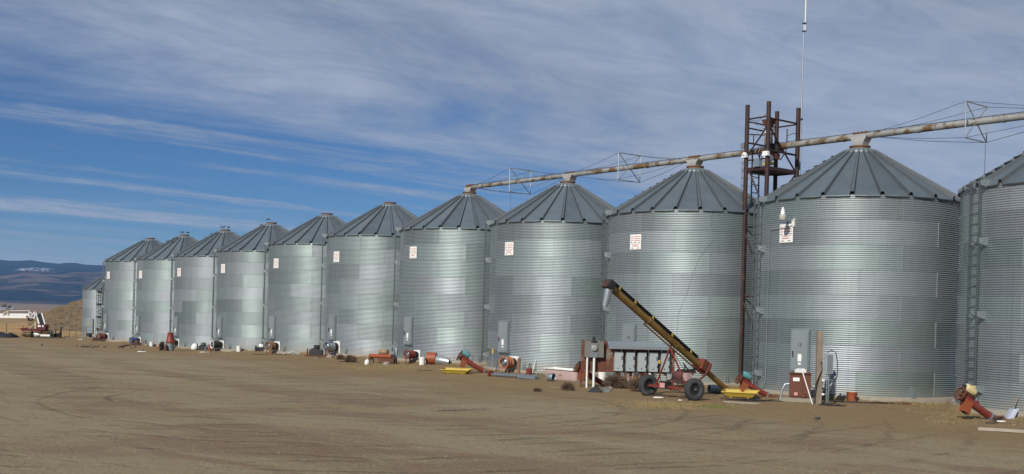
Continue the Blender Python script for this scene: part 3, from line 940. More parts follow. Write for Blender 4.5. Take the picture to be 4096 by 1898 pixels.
tw = thing('conveyor_tower', 'dark red steel pipe tower carrying the conveyor drives between two bins', 'tower', (TC.x, TC.y, .05))
a_, b_ = .50, .88
PT = {}
for key, (sa, sb_) in {'left': (1, 1), 'near': (-1, 1), 'far': (1, -1), 'right': (-1, -1)}.items():
    p = TC + RD * a_ * sa + FN * b_ * sb_
    PT[key] = p
    m_ = MB(); m_.tube([(p.x, p.y, -.1), (p.x, p.y, 10.72)], .082, 14); m_.lathe([(.0, .02), (.16, .02), (.16, 0)], 12, c=(p.x, p.y, .06))
    part('post', m_, M_TOWER, tw, True)
def at(k, z): return Vector((PT[k].x, PT[k].y, z))
def brace(p, q, r=.032, m=M_TOWER, nm='brace'):
    m_ = MB(); m_.tube([p, q], r, 8); part(nm, m_, m, tw, True)
for p, q, z1, z2, r in (('left', 'near', 10.18, 10.18, .03), ('near', 'right', 10.12, 10.12, .036), ('far', 'right', 10.10, 10.10, .03), ('left', 'far', 10.1, 10.1, .03),
                        ('left', 'far', 9.86, 9.86, .03), ('left', 'far', 9.30, 9.30, .034), ('near', 'right', 8.92, 8.92, .04), ('left', 'near', 8.62, 8.62, .03),
                        ('near', 'right', 9.86, 8.2, .032), ('left', 'near', 8.75, 9.85, .030), ('right', 'near', 8.30, 6.2, .03), ('left', 'near', 8.5, 6.6, .03),
                        ('left', 'near', 6.0, 3.6, .03), ('left', 'near', 3.4, 1.2, .03), ('left', 'far', 6.2, 6.2, .03), ('left', 'far', 3.5, 3.5, .03), ('near', 'right', 6.1, 3.8, .03), ('left', 'near', 3.5, 3.5, .03), ('left', 'near', 6.1, 6.1, .03)):
    brace(at(p, z1), at(q, z2), r)
# handrail on the far-left side
brace(at('left', 9.62) + Vector((.12, .05, 0)), (at('left', 9.62) + at('far', 9.62)) / 2 + Vector((.25, .25, .12)), .022, nm='handrail')
brace(at('left', 9.32) + Vector((.3, .2, 0)), at('left', 9.66) + Vector((.3, .2, 0)), .02, nm='handrail')
# platform
pf = MB()
pf.add([at('near', 8.30), at('right', 8.30), at('far', 8.30), at('left', 8.30)], [(0, 1, 2, 3)])
pf.add([at('near', 8.245), at('right', 8.245), at('far', 8.245), at('left', 8.245)], [(3, 2, 1, 0)])
part('platform_plate', pf, M_TOWER, tw, True)
for p, q in (('near', 'right'), ('right', 'far'), ('far', 'left'), ('left', 'near')):
    e = MB(); e.bar(at(p, 8.27), at(q, 8.27), .06, .13); part('platform_beam', e, M_TOWER, tw, True)
# chute: rusty hopper above, pale transitions below
cc = TC + FN * .25 + RD * -.02
def chute(z0, z1, w0, w1, m, nm):
    m_ = MB(); pts = [Vector((cc.x, cc.y, z)) + RD * sx * w_ + FN * sy * w_ for z, w_ in ((z0, w0), (z1, w1)) for sx, sy in ((-1, -1), (1, -1), (1, 1), (-1, 1))]
    m_.add(pts, [(3, 2, 1, 0), (4, 5, 6, 7)] + [(i, (i + 1) % 4, 4 + (i + 1) % 4, 4 + i) for i in range(4)]); part(nm, m_, m, tw, True)
chute(9.86, 10.18, .09, .20, M_RUST, 'hopper')
chute(9.68, 9.86, .12, .15, M_WHITE, 'chute_section'); chute(9.48, 9.67, .105, .12, M_TUBE, 'chute_section'); chute(9.27, 9.47, .115, .115, M_TUBE, 'chute_section')
# drive boxes, motors, belts under the joint
dr = MB(); dr.box(TC + Vector((0, 0, 9.12)) + RD * -.1, (.62, .34, .34), rz=ANG); part('drive_box', dr, M_DARK, tw, True)
dr = MB(); dr.box(TC + Vector((0, 0, 8.80)) + RD * -.05 + FN * .05, (.5, .3, .22), rz=ANG); part('drive_frame', dr, M_RUST, tw, True)
mt = MB(); c = TC + Vector((0, 0, 8.70)) + FN * .34 + RD * -.12
mt.lathe([(0, -.2), (.125, -.2), (.135, -.17), (.135, .13), (.10, .18), (.05, .19), (.05, .24), (0, .24)], 18, c=c, axis=(-RD + FN * .3)); part('motor', mt, M_WHITE, tw, True)
yb = MB(); yb.box(c + Vector((0, 0, -.20)), (.36, .2, .10), rz=ANG); part('motor_base', yb, M_YBRIGHT, tw, True)
for k in range(5):
    h = MB(); a = k * 1.2; p0 = TC + Vector((0, 0, 9.1)) + RD * (.25 - .12 * k) + FN * .2
    h.tube([p0, p0 + RD * .12 + Vector((0, 0, .16)) + FN * .1, p0 + RD * .2 + Vector((0, 0, -.15)) + FN * .12, p0 + Vector((0, 0, -.45)) + FN * .1], .016, 6); part('hydraulic_hose', h, M_BLACK, tw, True)
bl = MB(); p0 = TC + Vector((0, 0, 8.95)) + RD * -.5
bl.tube([p0 + RD * .1 + Vector((0, 0, -.3)), p0 + RD * -.16 + Vector((0, 0, .02)), p0 + RD * -.12 + Vector((0, 0, .12)), p0 + RD * .22], .022, 6); part('belt', bl, M_BLACK, tw, True)
eb = MB(); p = at('near', 8.78) + FN * .1; eb.box(p, (.24, .12, .17), rz=ANG); part('switch_box', eb, M_PLASTIC, tw, True)
eb = MB(); p = at('near', 8.48) + RD * .42 + FN * .02; eb.box(p, (.26, .18, .30), rz=ANG); part('junction_box', eb, M_GALV, tw, True)
eb = MB(); p = at('left', 9.20) + RD * .16; eb.box(p, (.16, .12, .2), rz=ANG); part('junction_box', eb, M_GALVD, tw, True)
eb = MB(); p = at('left', 8.78) + FN * .10; eb.box(p, (.22, .1, .12), rz=ANG); eb.lathe([(0, .0), (.1, .0), (.07, .09), (0, .09)], 12, c=p + Vector((0, 0, .04))); part('flood_lamp', eb, M_WHITE, tw, True)
cd_ = MB(); p = at('left', 8.65) + FN * .1 + RD * .04; cd_.tube([p, p + Vector((0, 0, -.2)), p + Vector((.1, .05, -.36)), p + Vector((.35, .1, -.40))], .018, 6); part('conduit', cd_, M_GALV, tw, True)
ct = MB(); p = at('left', 8.27); q = at('far', 8.27); ct.bar(p + (q - p) * .1 + RD * .18, p + (q - p) * .9 + RD * .18, .28, .12); part('walkway', ct, M_GALVD, tw, True)
sp2 = MB(); p = (at('far', 9.2) + at('right', 9.2)) / 2; sp2.tube([p, p + Vector((0, 0, .78))], .03, 8); sp2.tube([p + Vector((0, 0, .5)), (p + at('right', 9.2)) / 2 + Vector((0, 0, .58)), at('right', 9.74)], .014, 6); part('stand_pipe', sp2, M_LADDER, tw, True)
wr = MB(); wr.tube([at('left', 10.18), (at('left', 10.18) + at('near', 10.3)) / 2 - Vector((0, 0, .2)), at('near', 10.35)], .01, 5); wr.tube([at('left', 10.15), (at('left', 9.9) + at('near', 9.9)) / 2, (at('left', 9.6) + at('near', 9.6)) / 2], .008, 5); part('loose_wire', wr, M_WIRE, tw, True)
# caged ladder up the far side
lc = (PT['left'] + PT['far']) / 2 + RD * .22 + Vector((0, 0, 0)) - FN * -.05
lv = (PT['far'] - PT['left']).normalized(); lo = RD
for s in (-1, 1):
    m_ = MB(); q = lc + lv * .21 * s; m_.bar((q.x, q.y, .3), (q.x, q.y, 9.0), .05, .035, up=lo); part('ladder_rail', m_, M_LADDER, tw, True)
for k in range(28):
    m_ = MB(); z = .6 + .3 * k; m_.bar(lc + lv * -.2 + Vector((0, 0, z)), lc + lv * .2 + Vector((0, 0, z)), .028, .028); part('ladder_rung', m_, M_LADDER, tw, True)
HP = []
for k in range(20):
    z = 3.0 + k * .30
    ring = [lc + lv * .34 * math.cos(a) + lo * (.10 + .52 * math.sin(a)) + Vector((0, 0, z)) for a in [math.pi * i / 10 for i in range(11)]]
    HP.append(ring)
    m_ = MB(); m_.tube(ring, .008, 4, caps=False); part('cage_hoop', m_, M_WIRE, tw, True)
for i in (0, 2, 4, 6, 8, 10):
    m_ = MB(); m_.tube([HP[0][i], HP[-1][i]], .006, 4); part('cage_bar', m_, M_WIRE, tw, True)

mp = PT['right'] + Vector((.12, .02, 0))
ms = thing('radio_mast', 'very tall thin pale mast clamped to the tower and cut by the top edge', 'mast', (mp.x, mp.y, 0.05))
zz = [.05, 6, 10.5, 11.4, 12.4, 13.9]
for k in range(len(zz) - 1):
    m_ = MB(); m_.tube([(mp.x, mp.y, zz[k]), (mp.x, mp.y, zz[k + 1])], .034 - .002 * k, 10); part('mast_section', m_, M_GALV, ms, True)
m_ = MB(); m_.tube([(mp.x + .05, mp.y, 13.6), (mp.x + .05, mp.y, 16.6)], .022, 8); part('antenna', m_, M_PLASTIC, ms, True)
for z in (13.65, 13.95):
    m_ = MB(); m_.lathe([(0, 0), (.085, 0), (.085, .02), (0, .02)], 12, c=(mp.x + .02, mp.y, z)); part('clamp', m_, M_DARK, ms, True)
for z in (9.5, 10.3):
    m_ = MB(); m_.bar((PT['right'].x, PT['right'].y, z), (mp.x + .05, mp.y, z), .1, .05); part('clamp', m_, M_DARK, ms, True)

# ================================================================== equipment along the bins
M_FADEO = mat('faded_orange', (.36, .13, .055), .6, 0, var=.2, wear=(.45, .30, .2), wear_amt=.25)


def aeration_fan(n, az, zc, colour, r=.34, label='', face='wire', band=None, length=.62, group='aeration fans at the foot of the bins', sc=.64):
    """axial fan: inlet ring with guard, blades and hub, drum, tapered duct and square flange on the bin wall"""
    c = BINS[n].location; d = azdir(az)
    r /= .64; zc = .02 + r * .64 + .04; base = Vector((c.x, c.y, 0)) + d * (BR + .75 * sc); r_dummy = 0
    gz = ground_z(base.x, base.y)
    th = thing('aeration_fan', label, 'fan', (base.x, base.y, gz), azrot(az), group)
    th.scale = (sc, sc, sc); z = (BIN_DZ[n] + zc - gz) / sc; x0 = -.28                       # local +x points away from the bin
    dm = MB(); dm.lathe([(r, x0), (r, x0 + .02), (r * .985, x0 + .03), (r * .985, x0 + length), (r * .93, x0 + length), (r * .93, x0 + .05)], 28, c=(0, 0, z), axis='x'); part('drum', dm, colour, th)
    for xx in (x0 + .03, x0 + length * .55, x0 + length - .04):
        f = MB(); f.lathe([(r * .97, xx - .02), (r + .025, xx - .02), (r + .025, xx + .02), (r * .97, xx + .02)], 28, c=(0, 0, z), axis='x'); part('band', f, colour, th)
    ir = MB(); ir.lathe([(r * .9, x0 + length - .01), (r + .05, x0 + length + .015), (r + .06, x0 + length + .055), (r + .03, x0 + length + .06), (r * .9, x0 + length + .02)], 28, c=(0, 0, z), axis='x')
    irp = part('inlet_ring', ir, band or colour, th)
    g = MB(); xg = x0 + length + .035
    for k in range(1, 6): g.lathe([(r * k / 5.6, xg), (r * k / 5.6 + .008, xg + .004), (r * k / 5.6, xg + .008)], 24, c=(0, 0, z), axis='x')
    for k in range(8):
        a = math.pi * k / 8; v = Vector((0, math.cos(a), math.sin(a))) * r
        g.tube([Vector((xg, 0, z)) - v, Vector((xg, 0, z)) + v], .005, 4)
    gp = part('guard', g, M_GALV, irp); gp['kind'] = 'stuff'
    hb = MB(); hb.lathe([(0, x0 + length - .03), (.07, x0 + length - .04), (.09, x0 + length - .1), (.09, x0 + .1), (0, x0 + .1)], 16, c=(0, 0, z), axis='x'); part('motor_hub', hb, M_GALVD, th)
    for k in range(6):
        a = k * math.pi / 3; e = Vector((0, math.cos(a), math.sin(a))); f = Vector((0, -math.sin(a), math.cos(a)))
        bl = MB(); xb = x0 + length * .55; o = Vector((xb, 0, z))
        bl.prism([o + e * .08 - f * .03, o + e * r * .9 - f * .07, o + e * r * .9 + f * .07 + Vector((.08, 0, 0)), o + e * .08 + f * .03 + Vector((.04, 0, 0))], (.006, 0, 0)); part('blade', bl, M_GALV, th)
    du = MB(); du.lathe([(r * .98, x0), (r * .92, x0 - .12), (r * .80, x0 - .40)], 24, c=(0, 0, z), axis='x'); part('duct', du, M_BLACK, th)
    fl = MB(); fl.box((-.735 + .012, 0, z), (.02, 2.3 * r, 2.3 * r)); part('wall_flange', fl, M_WHITE, th)
    for s in (-1, 1):
        for xx in (x0 + .08, x0 + length - .1):
            l = MB(); l.bar((xx, s * r * .55, z - r * .8), (xx, s * r * .75, -.03), .05, .03); part('leg', l, colour, th)
    cb = MB(); cb.box((x0 + length * .4, r * .2, z + r * .98 + .03), (.12, .1, .09)); part('wiring_box', cb, M_GALV, th)
    return th


aeration_fan(0, 30, .36, M_GALV, .21, 'white and grey aeration fan behind the wooden post', band=M_PLASTIC)
aeration_fan(2, 40, .34, M_FADEO, .24, 'faded orange aeration fan with round white guard beside the red pail', band=M_FADEO)
aeration_fan(1, 38, .34, M_FADEO, .23, 'orange aeration fan half hidden behind the electrical board', band=M_FADEO)
aeration_fan(3, 40, .36, M_RED, .19, 'red aeration fan next to a white bucket and orange drum')
aeration_fan(4, 44, .36, M_GALV, .28, 'galvanised aeration fan with a blue label', band=M_GALV)
aeration_fan(5, 42, .34, M_COLLAR, .24, 'rusty brown aeration fan behind a short post')
aeration_fan(6, 46, .34, M_DARK, .22, 'dark aeration fan with a round white inlet ring', band=M_PLASTIC)
aeration_fan(7, 47, .34, M_RED, .21, 'red aeration fan two bins right of the leftmost tall bin')
aeration_fan(8, 46, .34, M_BLUE, .19, 'blue aeration fan by two short stakes')
aeration_fan(9, 46, .34, M_RED, .21, 'red aeration fan at the leftmost tall bin')
# blue label patch on the galvanised fan
fan4 = [o for o in bpy.data.objects if o.get('label') == 'galvanised aeration fan with a blue label'][0]
lb = MB(); n_ = 10; z4 = (BIN_DZ[4] + .02 + .28 + .04 - fan4.location.z) / .64; vs = []
for k in range(n_ + 1):
    a = R_(-20 + 150 * k / n_)
    for xx in (-.2, .2): vs.append((xx, -.452 * math.cos(a), z4 + .452 * math.sin(a)))
lb.add(vs, [(2 * k, 2 * k + 1, 2 * k + 3, 2 * k + 2) for k in range(n_)], 0, True); part('label_patch', lb, M_BLUE, fan4)


def unload_auger(foot, az, motor, body, label, incl=33, L=1.25, sc=.76, group='unloading augers sloping up from the bin floors'):
    """inclined power head: tube, discharge spout, pulley wheel, belt and motor"""
    th = thing('unload_auger', label, 'auger', foot, azrot(az), group)
    th.scale = (sc, sc, sc)
    ci, si = math.cos(R_(incl)), math.sin(R_(incl)); D = Vector((ci, 0, si)); U = Vector((-si, 0, ci)); S = Vector((0, 1, 0))
    o = Vector((0, 0, .10)); r = .125
    t_ = MB(); t_.tube([o - D * .10, o + D * L], r, 20); part('tube', t_, body, th)
    fl = MB(); fl.tube([o - D * .03, o + D * .03], r + .035, 20); part('flange', fl, M_GALV, th)
    el = MB(); el.tube([o - D * .05, o - D * .2 + Vector((-.1, 0, -.02)), o + Vector((-.55, 0, -.12))], [r * .95, r, r], 16); part('elbow', el, M_RUST, th)
    e = o + D * L
    sp = MB(); w0 = .14; q = e - D * .26
    top = [q + D * sx * .16 + S * sy * w0 - U * .02 for sx, sy in ((-1, -1), (1, -1), (1, 1), (-1, 1))]
    bot = [q + D * (sx * .12 + .0) + Vector((.10, 0, -.40)) + S * sy * .12 for sx, sy in ((-1, -1), (1, -1), (1, 1), (-1, 1))]
    sp.add(top + bot, [(i, 4 + i, 4 + (i + 1) % 4, (i + 1) % 4) for i in range(4)] + [(0, 1, 2, 3)])
    sp.add([p * 1.0 for p in bot], [(0, 1, 2, 3)], 1); part('discharge_spout', sp, [M_ORANGE if body is M_RED else body, M_BLACK], th)
    pc = e + D * .09 + U * .03
    wh = MB(); wh.lathe([(.20, -.03), (.235, -.03), (.225, 0), (.235, .03), (.20, .03), (.19, 0)], 28, c=pc, axis=D, closed=True)
    wh.lathe([(0, -.035), (.06, -.035), (.06, .035), (0, .035)], 14, c=pc, axis=D)
    for k in range(5):
        a = k * 2 * math.pi / 5; v = (S * math.cos(a) + U * math.sin(a)); wh.bar(pc + v * .05, pc + v * .21, .045, .02, up=D)
    part('pulley', wh, M_RUST, th)
    mc = e + U * .33 - D * .16
    mo = MB(); mo.lathe([(0, -.24), (.10, -.24), (.135, -.2), (.14, -.17), (.14, .15), (.12, .18), (.05, .2), (.05, .215), (0, .215)], 22, c=mc, axis=D); M_ = part('motor', mo, motor, th)
    cb = MB(); cb.box(mc + U * .13 - D * .03 + S * .06, (.13, .09, .07)); part('wiring_box', cb, motor, M_)
    mp_ = MB(); mp_.lathe([(0, .2), (.07, .2), (.06, .23), (.07, .26), (0, .26)], 16, c=mc, axis=D); part('motor_pulley', mp_, M_DARK, th)
    pl = MB(); pl.bar(e - D * .45 + U * .19, e - D * .0 + U * .19, .24, .012, up=U); pl.bar(e - D * .4 + U * .12, e - D * .4 + U * .2, .22, .03); part('motor_mount', pl, M_DARK, th)
    bt = MB()
    for s in (-1, 1): bt.tube([mc + D * .23 + S * .07 * s, pc + D * .0 + S * .23 * s], .014, 5)
    part('belt', bt, M_BLACK, th)
    for s in (-1, 1):
        br = MB(); br.bar(o + D * (L * .5) + U * r + S * .08 * s, e + U * (r + .03) + S * .08 * s, .03, .04); part('guide_rail', br, body, th)
    cbx = MB(); cbx.tube([mc - D * .2, mc - D * .4 + U * .1, mc - D * .55 - U * .3, o + D * .5 - U * .05 + S * .14], .012, 5); part('motor_cable', cbx, M_CABLE, th)
    ce = MB(); ce.lathe([(0, -.02), (.02, -.02), (.02, .10), (0, .10)], 8, c=o + D * L * .62 + U * .13 + S * .09); part('grease_cup', ce, M_GALV, th)
    return th


unload_auger(G(3958, 1678), 72, M_CREAM, M_RED, 'red unloading auger with cream motor at the far right bin', 30, 1.30, .84)
unload_auger(G(3066, 1590), 76, M_TEAL, M_RED, 'red unloading auger with teal motor beside the yellow hopper', 26, 1.45, .74)
unload_auger(G(2416, 1545), 76, M_DARK, M_RED, 'red unloading auger passing behind the electrical board', 27, 1.5, .76)
unload_auger(G(1936, 1493), 78, M_TEAL, M_RED, 'red unloading auger with teal motor over a yellow tray', 28, 1.5, .8)


def bucket(u, v, h, r, m, label, handles=False, ring=True, cat='bucket', group=None, flare=.88):
    p = G(u, v); th = thing('bucket', label, cat, p, rnd.random() * 6, group)
    b = MB(); b.lathe([(0, 0), (r * flare, 0), (r, h), (r * 1.05, h), (r * 1.05, h - .03), (r * .99, h - .035)], 22); b.lathe([(r * .97, h), (r * flare * .97, .02), (0, .02)], 22); part('body', b, m, th)
    if ring:
        q = MB(); q.lathe([(r * .98, h * .78), (r * 1.035, h * .78), (r * 1.035, h * .82), (r * .98, h * .82)], 22); part('rim_band', q, m, th)
    if handles:
        for s in (-1, 1):
            k = MB(); k.tube([(s * r * .93, -.04, h * .55), (s * (r + .06), -.05, h * .5), (s * (r + .07), 0, h * .25), (s * (r + .06), .05, h * .5), (s * r * .93, .04, h * .55)], .012, 6); part('handle', k, M_DARK, th)
    else:
        k = MB(); k.tube([(r * 1.03 * math.cos(a), r * .35 * math.sin(a), h * .9 - .7 * r * math.sin(a) * .8) for a in [math.pi * i / 8 for i in range(9)]], .006, 5); part('handle', k, M_GALV, th)
    return th


bucket(3407, 1606, .29, .165, M_ORANGE, 'orange-red drum with side handles at the foot of bin 13', True)
bucket(2116, 1503, .30, .135, M_RED, 'red pail with two dark prongs beside the orange fan', True)
bucket(1688, 1461, .37, .15, M_PLASTIC, 'white plastic bucket beside the orange drum')
bucket(955, 1405, .38, .15, M_PLASTIC, 'white plastic bucket standing alone by the seventh bin')
bucket(795, 1398, .37, .15, M_PLASTIC, 'upright white plastic bucket beside a white sack')
bucket(606, 1376, .36, .15, M_PLASTIC, 'white plastic bucket near the second tall bin from the left')
bucket(2408, 1525, .36, .16, M_PLASTIC, 'white bucket half hidden behind the electrical board')

# drum with galvanised cone lying on the ground
p = G(1715, 1458); e_ = p + Vector((.98, -.12, 0)); ax = (e_ - p).normalized(); L = (e_ - p).length
th = thing('transition_duct', 'orange drum with a galvanised cone lying on the soil', 'duct', p)
zc = Vector((0, 0, .30))
m_ = MB(); m_.lathe([(.27, -.10), (.29, -.10), (.29, .36), (.27, .36), (.26, .0)], 26, c=p + zc, axis=ax); part('drum', m_, M_ORANGE, th, True)
m_ = MB(); m_.lathe([(.285, .37), (.16, L), (.17, L + .02), (.15, L + .02), (.14, L - .1)], 26, c=p + zc - Vector((0, 0, .04)), axis=(ax - Vector((0, 0, .1)))); part('cone', m_, M_GALV, th, True)
m_ = MB(); m_.disc(p + zc - Vector((0, 0, .13)) + ax * (L - .05), ax, .14); part('dark_mouth', m_, M_BLACK, th, True)
for k in (0.0, .3):
    for s in (-.14, .14):
        m_ = MB(); q = p + ax * k + Vector((-ax.y, ax.x, 0)) * s; m_.bar(q + Vector((0, 0, .1)), q - Vector((0, 0, .03)), .05, .03); part('foot', m_, M_RED, th, True)


def tray(u, v, w_, d_, rz, label):
    p = G(u, v); th = thing('hopper_tray', label, 'hopper', p, rz)
    b = MB(); h = .17; t0, t1 = .72, 1.0
    bot = [(-w_ * t0, -d_ * t0, .03), (w_ * t0, -d_ * t0, .03), (w_ * t0, d_ * t0, .03), (-w_ * t0, d_ * t0, .03)]
    top = [(-w_, -d_, h), (w_, -d_, h), (w_, d_, h + .05), (-w_, d_, h + .05)]
    for s in (0, -.008):
        bb = [(x, y, z + s) for x, y, z in bot]; tt = [(x, y, z + s * .3) for x, y, z in top]
        b.add(bb + tt, [(0, 1, 2, 3)] + [(i, (i + 1) % 4, 4 + (i + 1) % 4, 4 + i) for i in range(4)])
    part('pan', b, M_YBRIGHT, th)
    for i in range(4):
        r_ = MB(); r_.tube([top[i], top[(i + 1) % 4]], .018, 6); part('rim', r_, M_YBRIGHT, th)
    for s in (-1, 1):
        f = MB(); f.bar((s * w_ * .5, -d_ * .7, .0), (s * w_ * .5, d_ * .7, .0), .05, .06); part('skid', f, M_YBRIGHT, th)
    return th


tray(2962, 1590, .56, .36, R_(-20), 'yellow intake hopper at the foot of the portable auger')
tray(1826, 1496, .62, .34, R_(-14), 'yellow hopper tray on straw below the teal-motored auger')

# ------------------------------------------------------------------ yellow portable auger
foot = G(2915, 1578) + Vector((0, 0, .10)); hd = AD(2438, 1146, 32.9)
ag = thing('portable_auger', 'mustard yellow portable grain auger on two rubber tyres with red undercarriage', 'auger', G(2690, 1590))
D = (hd - foot).normalized(); S = D.cross(Vector((0, 0, 1))).normalized(); U = S.cross(D); L = (hd - foot).length
if S.y > 0: pass
VS = S if S.y < 0 else -S                                # side facing the camera
m_ = MB(); m_.tube([foot, foot + D * (L * .225)], .092, 20); part('intake_tube', m_, M_YELLOW, ag, True)
m_ = MB(); m_.tube([foot + D * (L * .22), hd], .108, 24); main_t = part('tube', m_, M_YELLOW, ag, True)
for k in (.225, .47, .70, .985):
    m_ = MB(); m_.tube([foot + D * L * k - D * .03, foot + D * L * k + D * .03], .118, 24); part('tube_band', m_, M_YELLOW, ag, True)
m_ = MB()
for s in (0, 1):
    a = foot + D * L * .30 + U * (.15 + .06 * s); b2 = hd + D * .05 + U * (.15 + .06 * s)
    m_.bar(a, b2, .07, .022, up=U)
part('drive_belt', m_, M_BLACK, ag, True)
m_ = MB(); m_.bar(foot + D * L * .31 + U * .185 - VS * .045, hd + U * .185 - VS * .045, .015, .12, up=U); part('belt_guard', m_, M_DARK, ag, True)
for k in (.36, .52, .68, .82, .94):
    m_ = MB(); c = foot + D * L * k + U * .12 + VS * .03
    m_.prism([c - D * .05, c + D * .05, c + D * .05 + U * .09, c + D * .03 + U * .09], VS * .02); part('guard_bracket', m_, M_YBRIGHT, ag, True)
# truss bars beneath
m_ = MB(); m_.bar(foot + D * L * .30 - U * .19, foot + D * L * .72 - U * .19, .05, .035, up=U); part('track_rail', m_, M_YELLOW, ag, True)
for k in (.31, .50, .71):
    m_ = MB(); m_.bar(foot + D * L * k - U * .11, foot + D * L * k - U * .20, .05, .05); part('rail_hanger', m_, M_DARK, ag, True)
# head: drive housing, pulley, discharge spout
m_ = MB(); m_.box(hd + D * .08, (.24, .22, .26), mat=Matrix((D, S, U)).transposed()); part('head_box', m_, mat('dark_rust', (.06, .032, .024), .8, .1, var=.4), ag, True)
m_ = MB(); m_.lathe([(0, -.02), (.13, -.02), (.14, .0), (.13, .05), (.05, .06), (0, .06)], 20, c=hd + D * .10 + VS * .16, axis=VS); part('head_pulley', m_, M_DARK, ag, True)
m_ = MB(); sc = hd + Vector((0, 0, -.10)) + D * .04; m_.tube([sc, sc + Vector((-.03, 0, -.18)), sc + Vector((-.10, 0, -.52))], [.125, .12, .09], 20, caps=False); part('discharge_spout', m_, M_GALV, ag, True)
m_ = MB(); m_.disc(sc + Vector((-.095, 0, -.50)), (-.1, 0, -1), .087); part('spout_mouth', m_, M_BLACK, ag, True)
# lettering along the tube
for txt, k, sz in (('WESTFIELD', .545, .19), ('J 207', .42, .17)):
    me = text_mesh(txt, sz, M_RUST, .001)
    xa = -D if VS.dot(S) * 1 > 0 else -D
    xa = -D                                              # reads downhill, left to right
    za = VS; ya = za.cross(xa).normalized()
    if ya.dot(U) < 0: ya = -ya
    off = foot + D * L * k + VS * .125 + U * .02 - ag.location
    # wrap the letters round the tube
    for vtx in me.vertices:
        x_, y_ = vtx.co.x, vtx.co.y
        a = y_ / .11 * .8 + .22
        pw = foot + D * L * k + xa * x_ + (VS * math.cos(a) + U * math.sin(a)) * .1155
        vtx.co = pw - ag.location
    inst('lettering', me, main_t)
# undercarriage
wl, wr_ = G(2592, 1583), G(2776, 1603)
axd = (wr_ - wl).normalized()
TR = .345
def wheel(c, nm='wheel'):
    t_ = MB(); prof = []
    for k in range(14):
        a = 2 * math.pi * k / 14
        prof.append((TR - .085 + .085 * (abs(math.cos(a)) ** .6) * (1 if math.cos(a) > 0 else -1), .10 * (abs(math.sin(a)) ** .7) * (1 if math.sin(a) > 0 else -1)))
    t_.lathe(prof, 36, c=c, axis=axd, closed=True)
    e1 = axd.orthogonal().normalized(); e2 = axd.cross(e1)
    for k in range(36):
        a = 2 * math.pi * k / 36; v = e1 * math.cos(a) + e2 * math.sin(a); tv = axd.cross(v)
        for s in (-1, 1): t_.box(c + v * (TR + .002) + axd * s * .045 + tv * s * .008, (.007, .075, .020), mat=Matrix((v, axd, tv)).transposed())
    ty = part('tyre', t_, M_TYRE, ag, True)
    r_ = MB(); r_.lathe([(.195, -.08), (.205, -.07), (.18, -.03), (.15, .02), (.06, .03), (.06, .06), (0, .06)], 24, c=c, axis=axd); r_.lathe([(.195, .08), (.18, .03), (.15, .02)], 24, c=c, axis=axd); r_.lathe([(0, -.07), (.045, -.07), (.05, 0), (0, 0)], 12, c=c, axis=axd)
    part('rim', r_, M_DARK, ty, True)
    h_ = MB(); h_.lathe([(0, .085), (.03, .08), (.03, -.08), (0, -.085)], 10, c=c, axis=axd); part('hub_cap', h_, M_GALV, ty, True)
cl_, cr_ = wl + Vector((0, 0, TR - .01)), wr_ + Vector((0, 0, TR - .01))
wheel(cl_); wheel(cr_)
def redbar(a, b, w_=.06, h_=.06, nm='frame_bar', m=M_RED):
    q = MB(); q.bar(a, b, w_, h_); return part(nm, q, m, ag, True)
redbar(cl_, cr_, .07, .07, 'axle')
al, ar = cl_ + axd * .28, cr_ - axd * .28
lift = foot + D * L * .50 - U * .22                      # upper pivot
redbar(al + axd * .12, lift, .04, .04, 'lift_arm'); redbar(ar - axd * .02, lift, .042, .042, 'lift_arm')
low = foot + D * L * .235 - U * .02                      # lower hinge bracket
redbar(al, low - VS * .25 - U * .12, .045, .045, 'draft_arm'); redbar(ar, low + VS * .25 - U * .12, .045, .045, 'draft_arm')
m_ = MB(); m_.box(low + U * .08 + D * .05, (.42, .34, .36), mat=Matrix((D, S, U)).transposed()); part('gearbox_guard', m_, M_RED, ag, True)
for s in (-1, 1):
    a = low + VS * s * .25; redbar(a + U * .22, a - U * .30 + D * .1, .05, .02, 'hinge_strap'); redbar(a - U * .30 + D * .1, low + D * .75 - U * .2 + VS * s * .2, .03, .03)
mid = (cl_ + cr_) / 2
redbar(mid - axd * .35 + Vector((0, 0, -.02)), low + D * .45 - U * .28, .05, .05); redbar(mid + axd * .35 + Vector((0, 0, .12)), low + D * .2 + U * .02, .04, .04, 'drive_shaft', M_DARK)
redbar(mid + Vector((0, 0, .25)), low + U * .2, .035, .035, 'drive_shaft', M_DARK)
m_ = MB(); m_.box(mid - axd * .28 + Vector((0, 0, .06)), (.34, .24, .24), rz=math.atan2(axd.y, axd.x)); part('battery_box', m_, M_DARK, ag, True)
m_ = MB(); pb = mid - axd * .28 + Vector((0, 0, .05)) - Vector((-axd.y, axd.x, 0)) * .125; m_.box(pb, (.26, .006, .15), rz=math.atan2(axd.y, axd.x)); part('warning_plate', m_, mat('faded_red_plate', (.62, .30, .27), .6, var=.15), ag, True)
ec = mid + axd * .34 + Vector((0, 0, .34)) + Vector((-axd.y, axd.x, 0)) * .1
m_ = MB(); m_.lathe([(0, -.22), (.15, -.22), (.17, -.18), (.17, .18), (.15, .22), (0, .22)], 20, c=ec + Vector((0, 0, .02)), axis=axd); m_.box(ec + Vector((0, 0, -.14)), (.5, .3, .12), rz=math.atan2(axd.y, axd.x)); part('engine', m_, mat('engine_maroon', (.16, .05, .05), .5, .2, var=.3, wear=(.05, .04, .04), wear_amt=.3), ag, True)
m_ = MB(); m_.box(ec + Vector((.1, .0, .20)), (.34, .26, .07), rz=math.atan2(axd.y, axd.x)); part('engine_shroud', m_, M_DARK, ag, True)
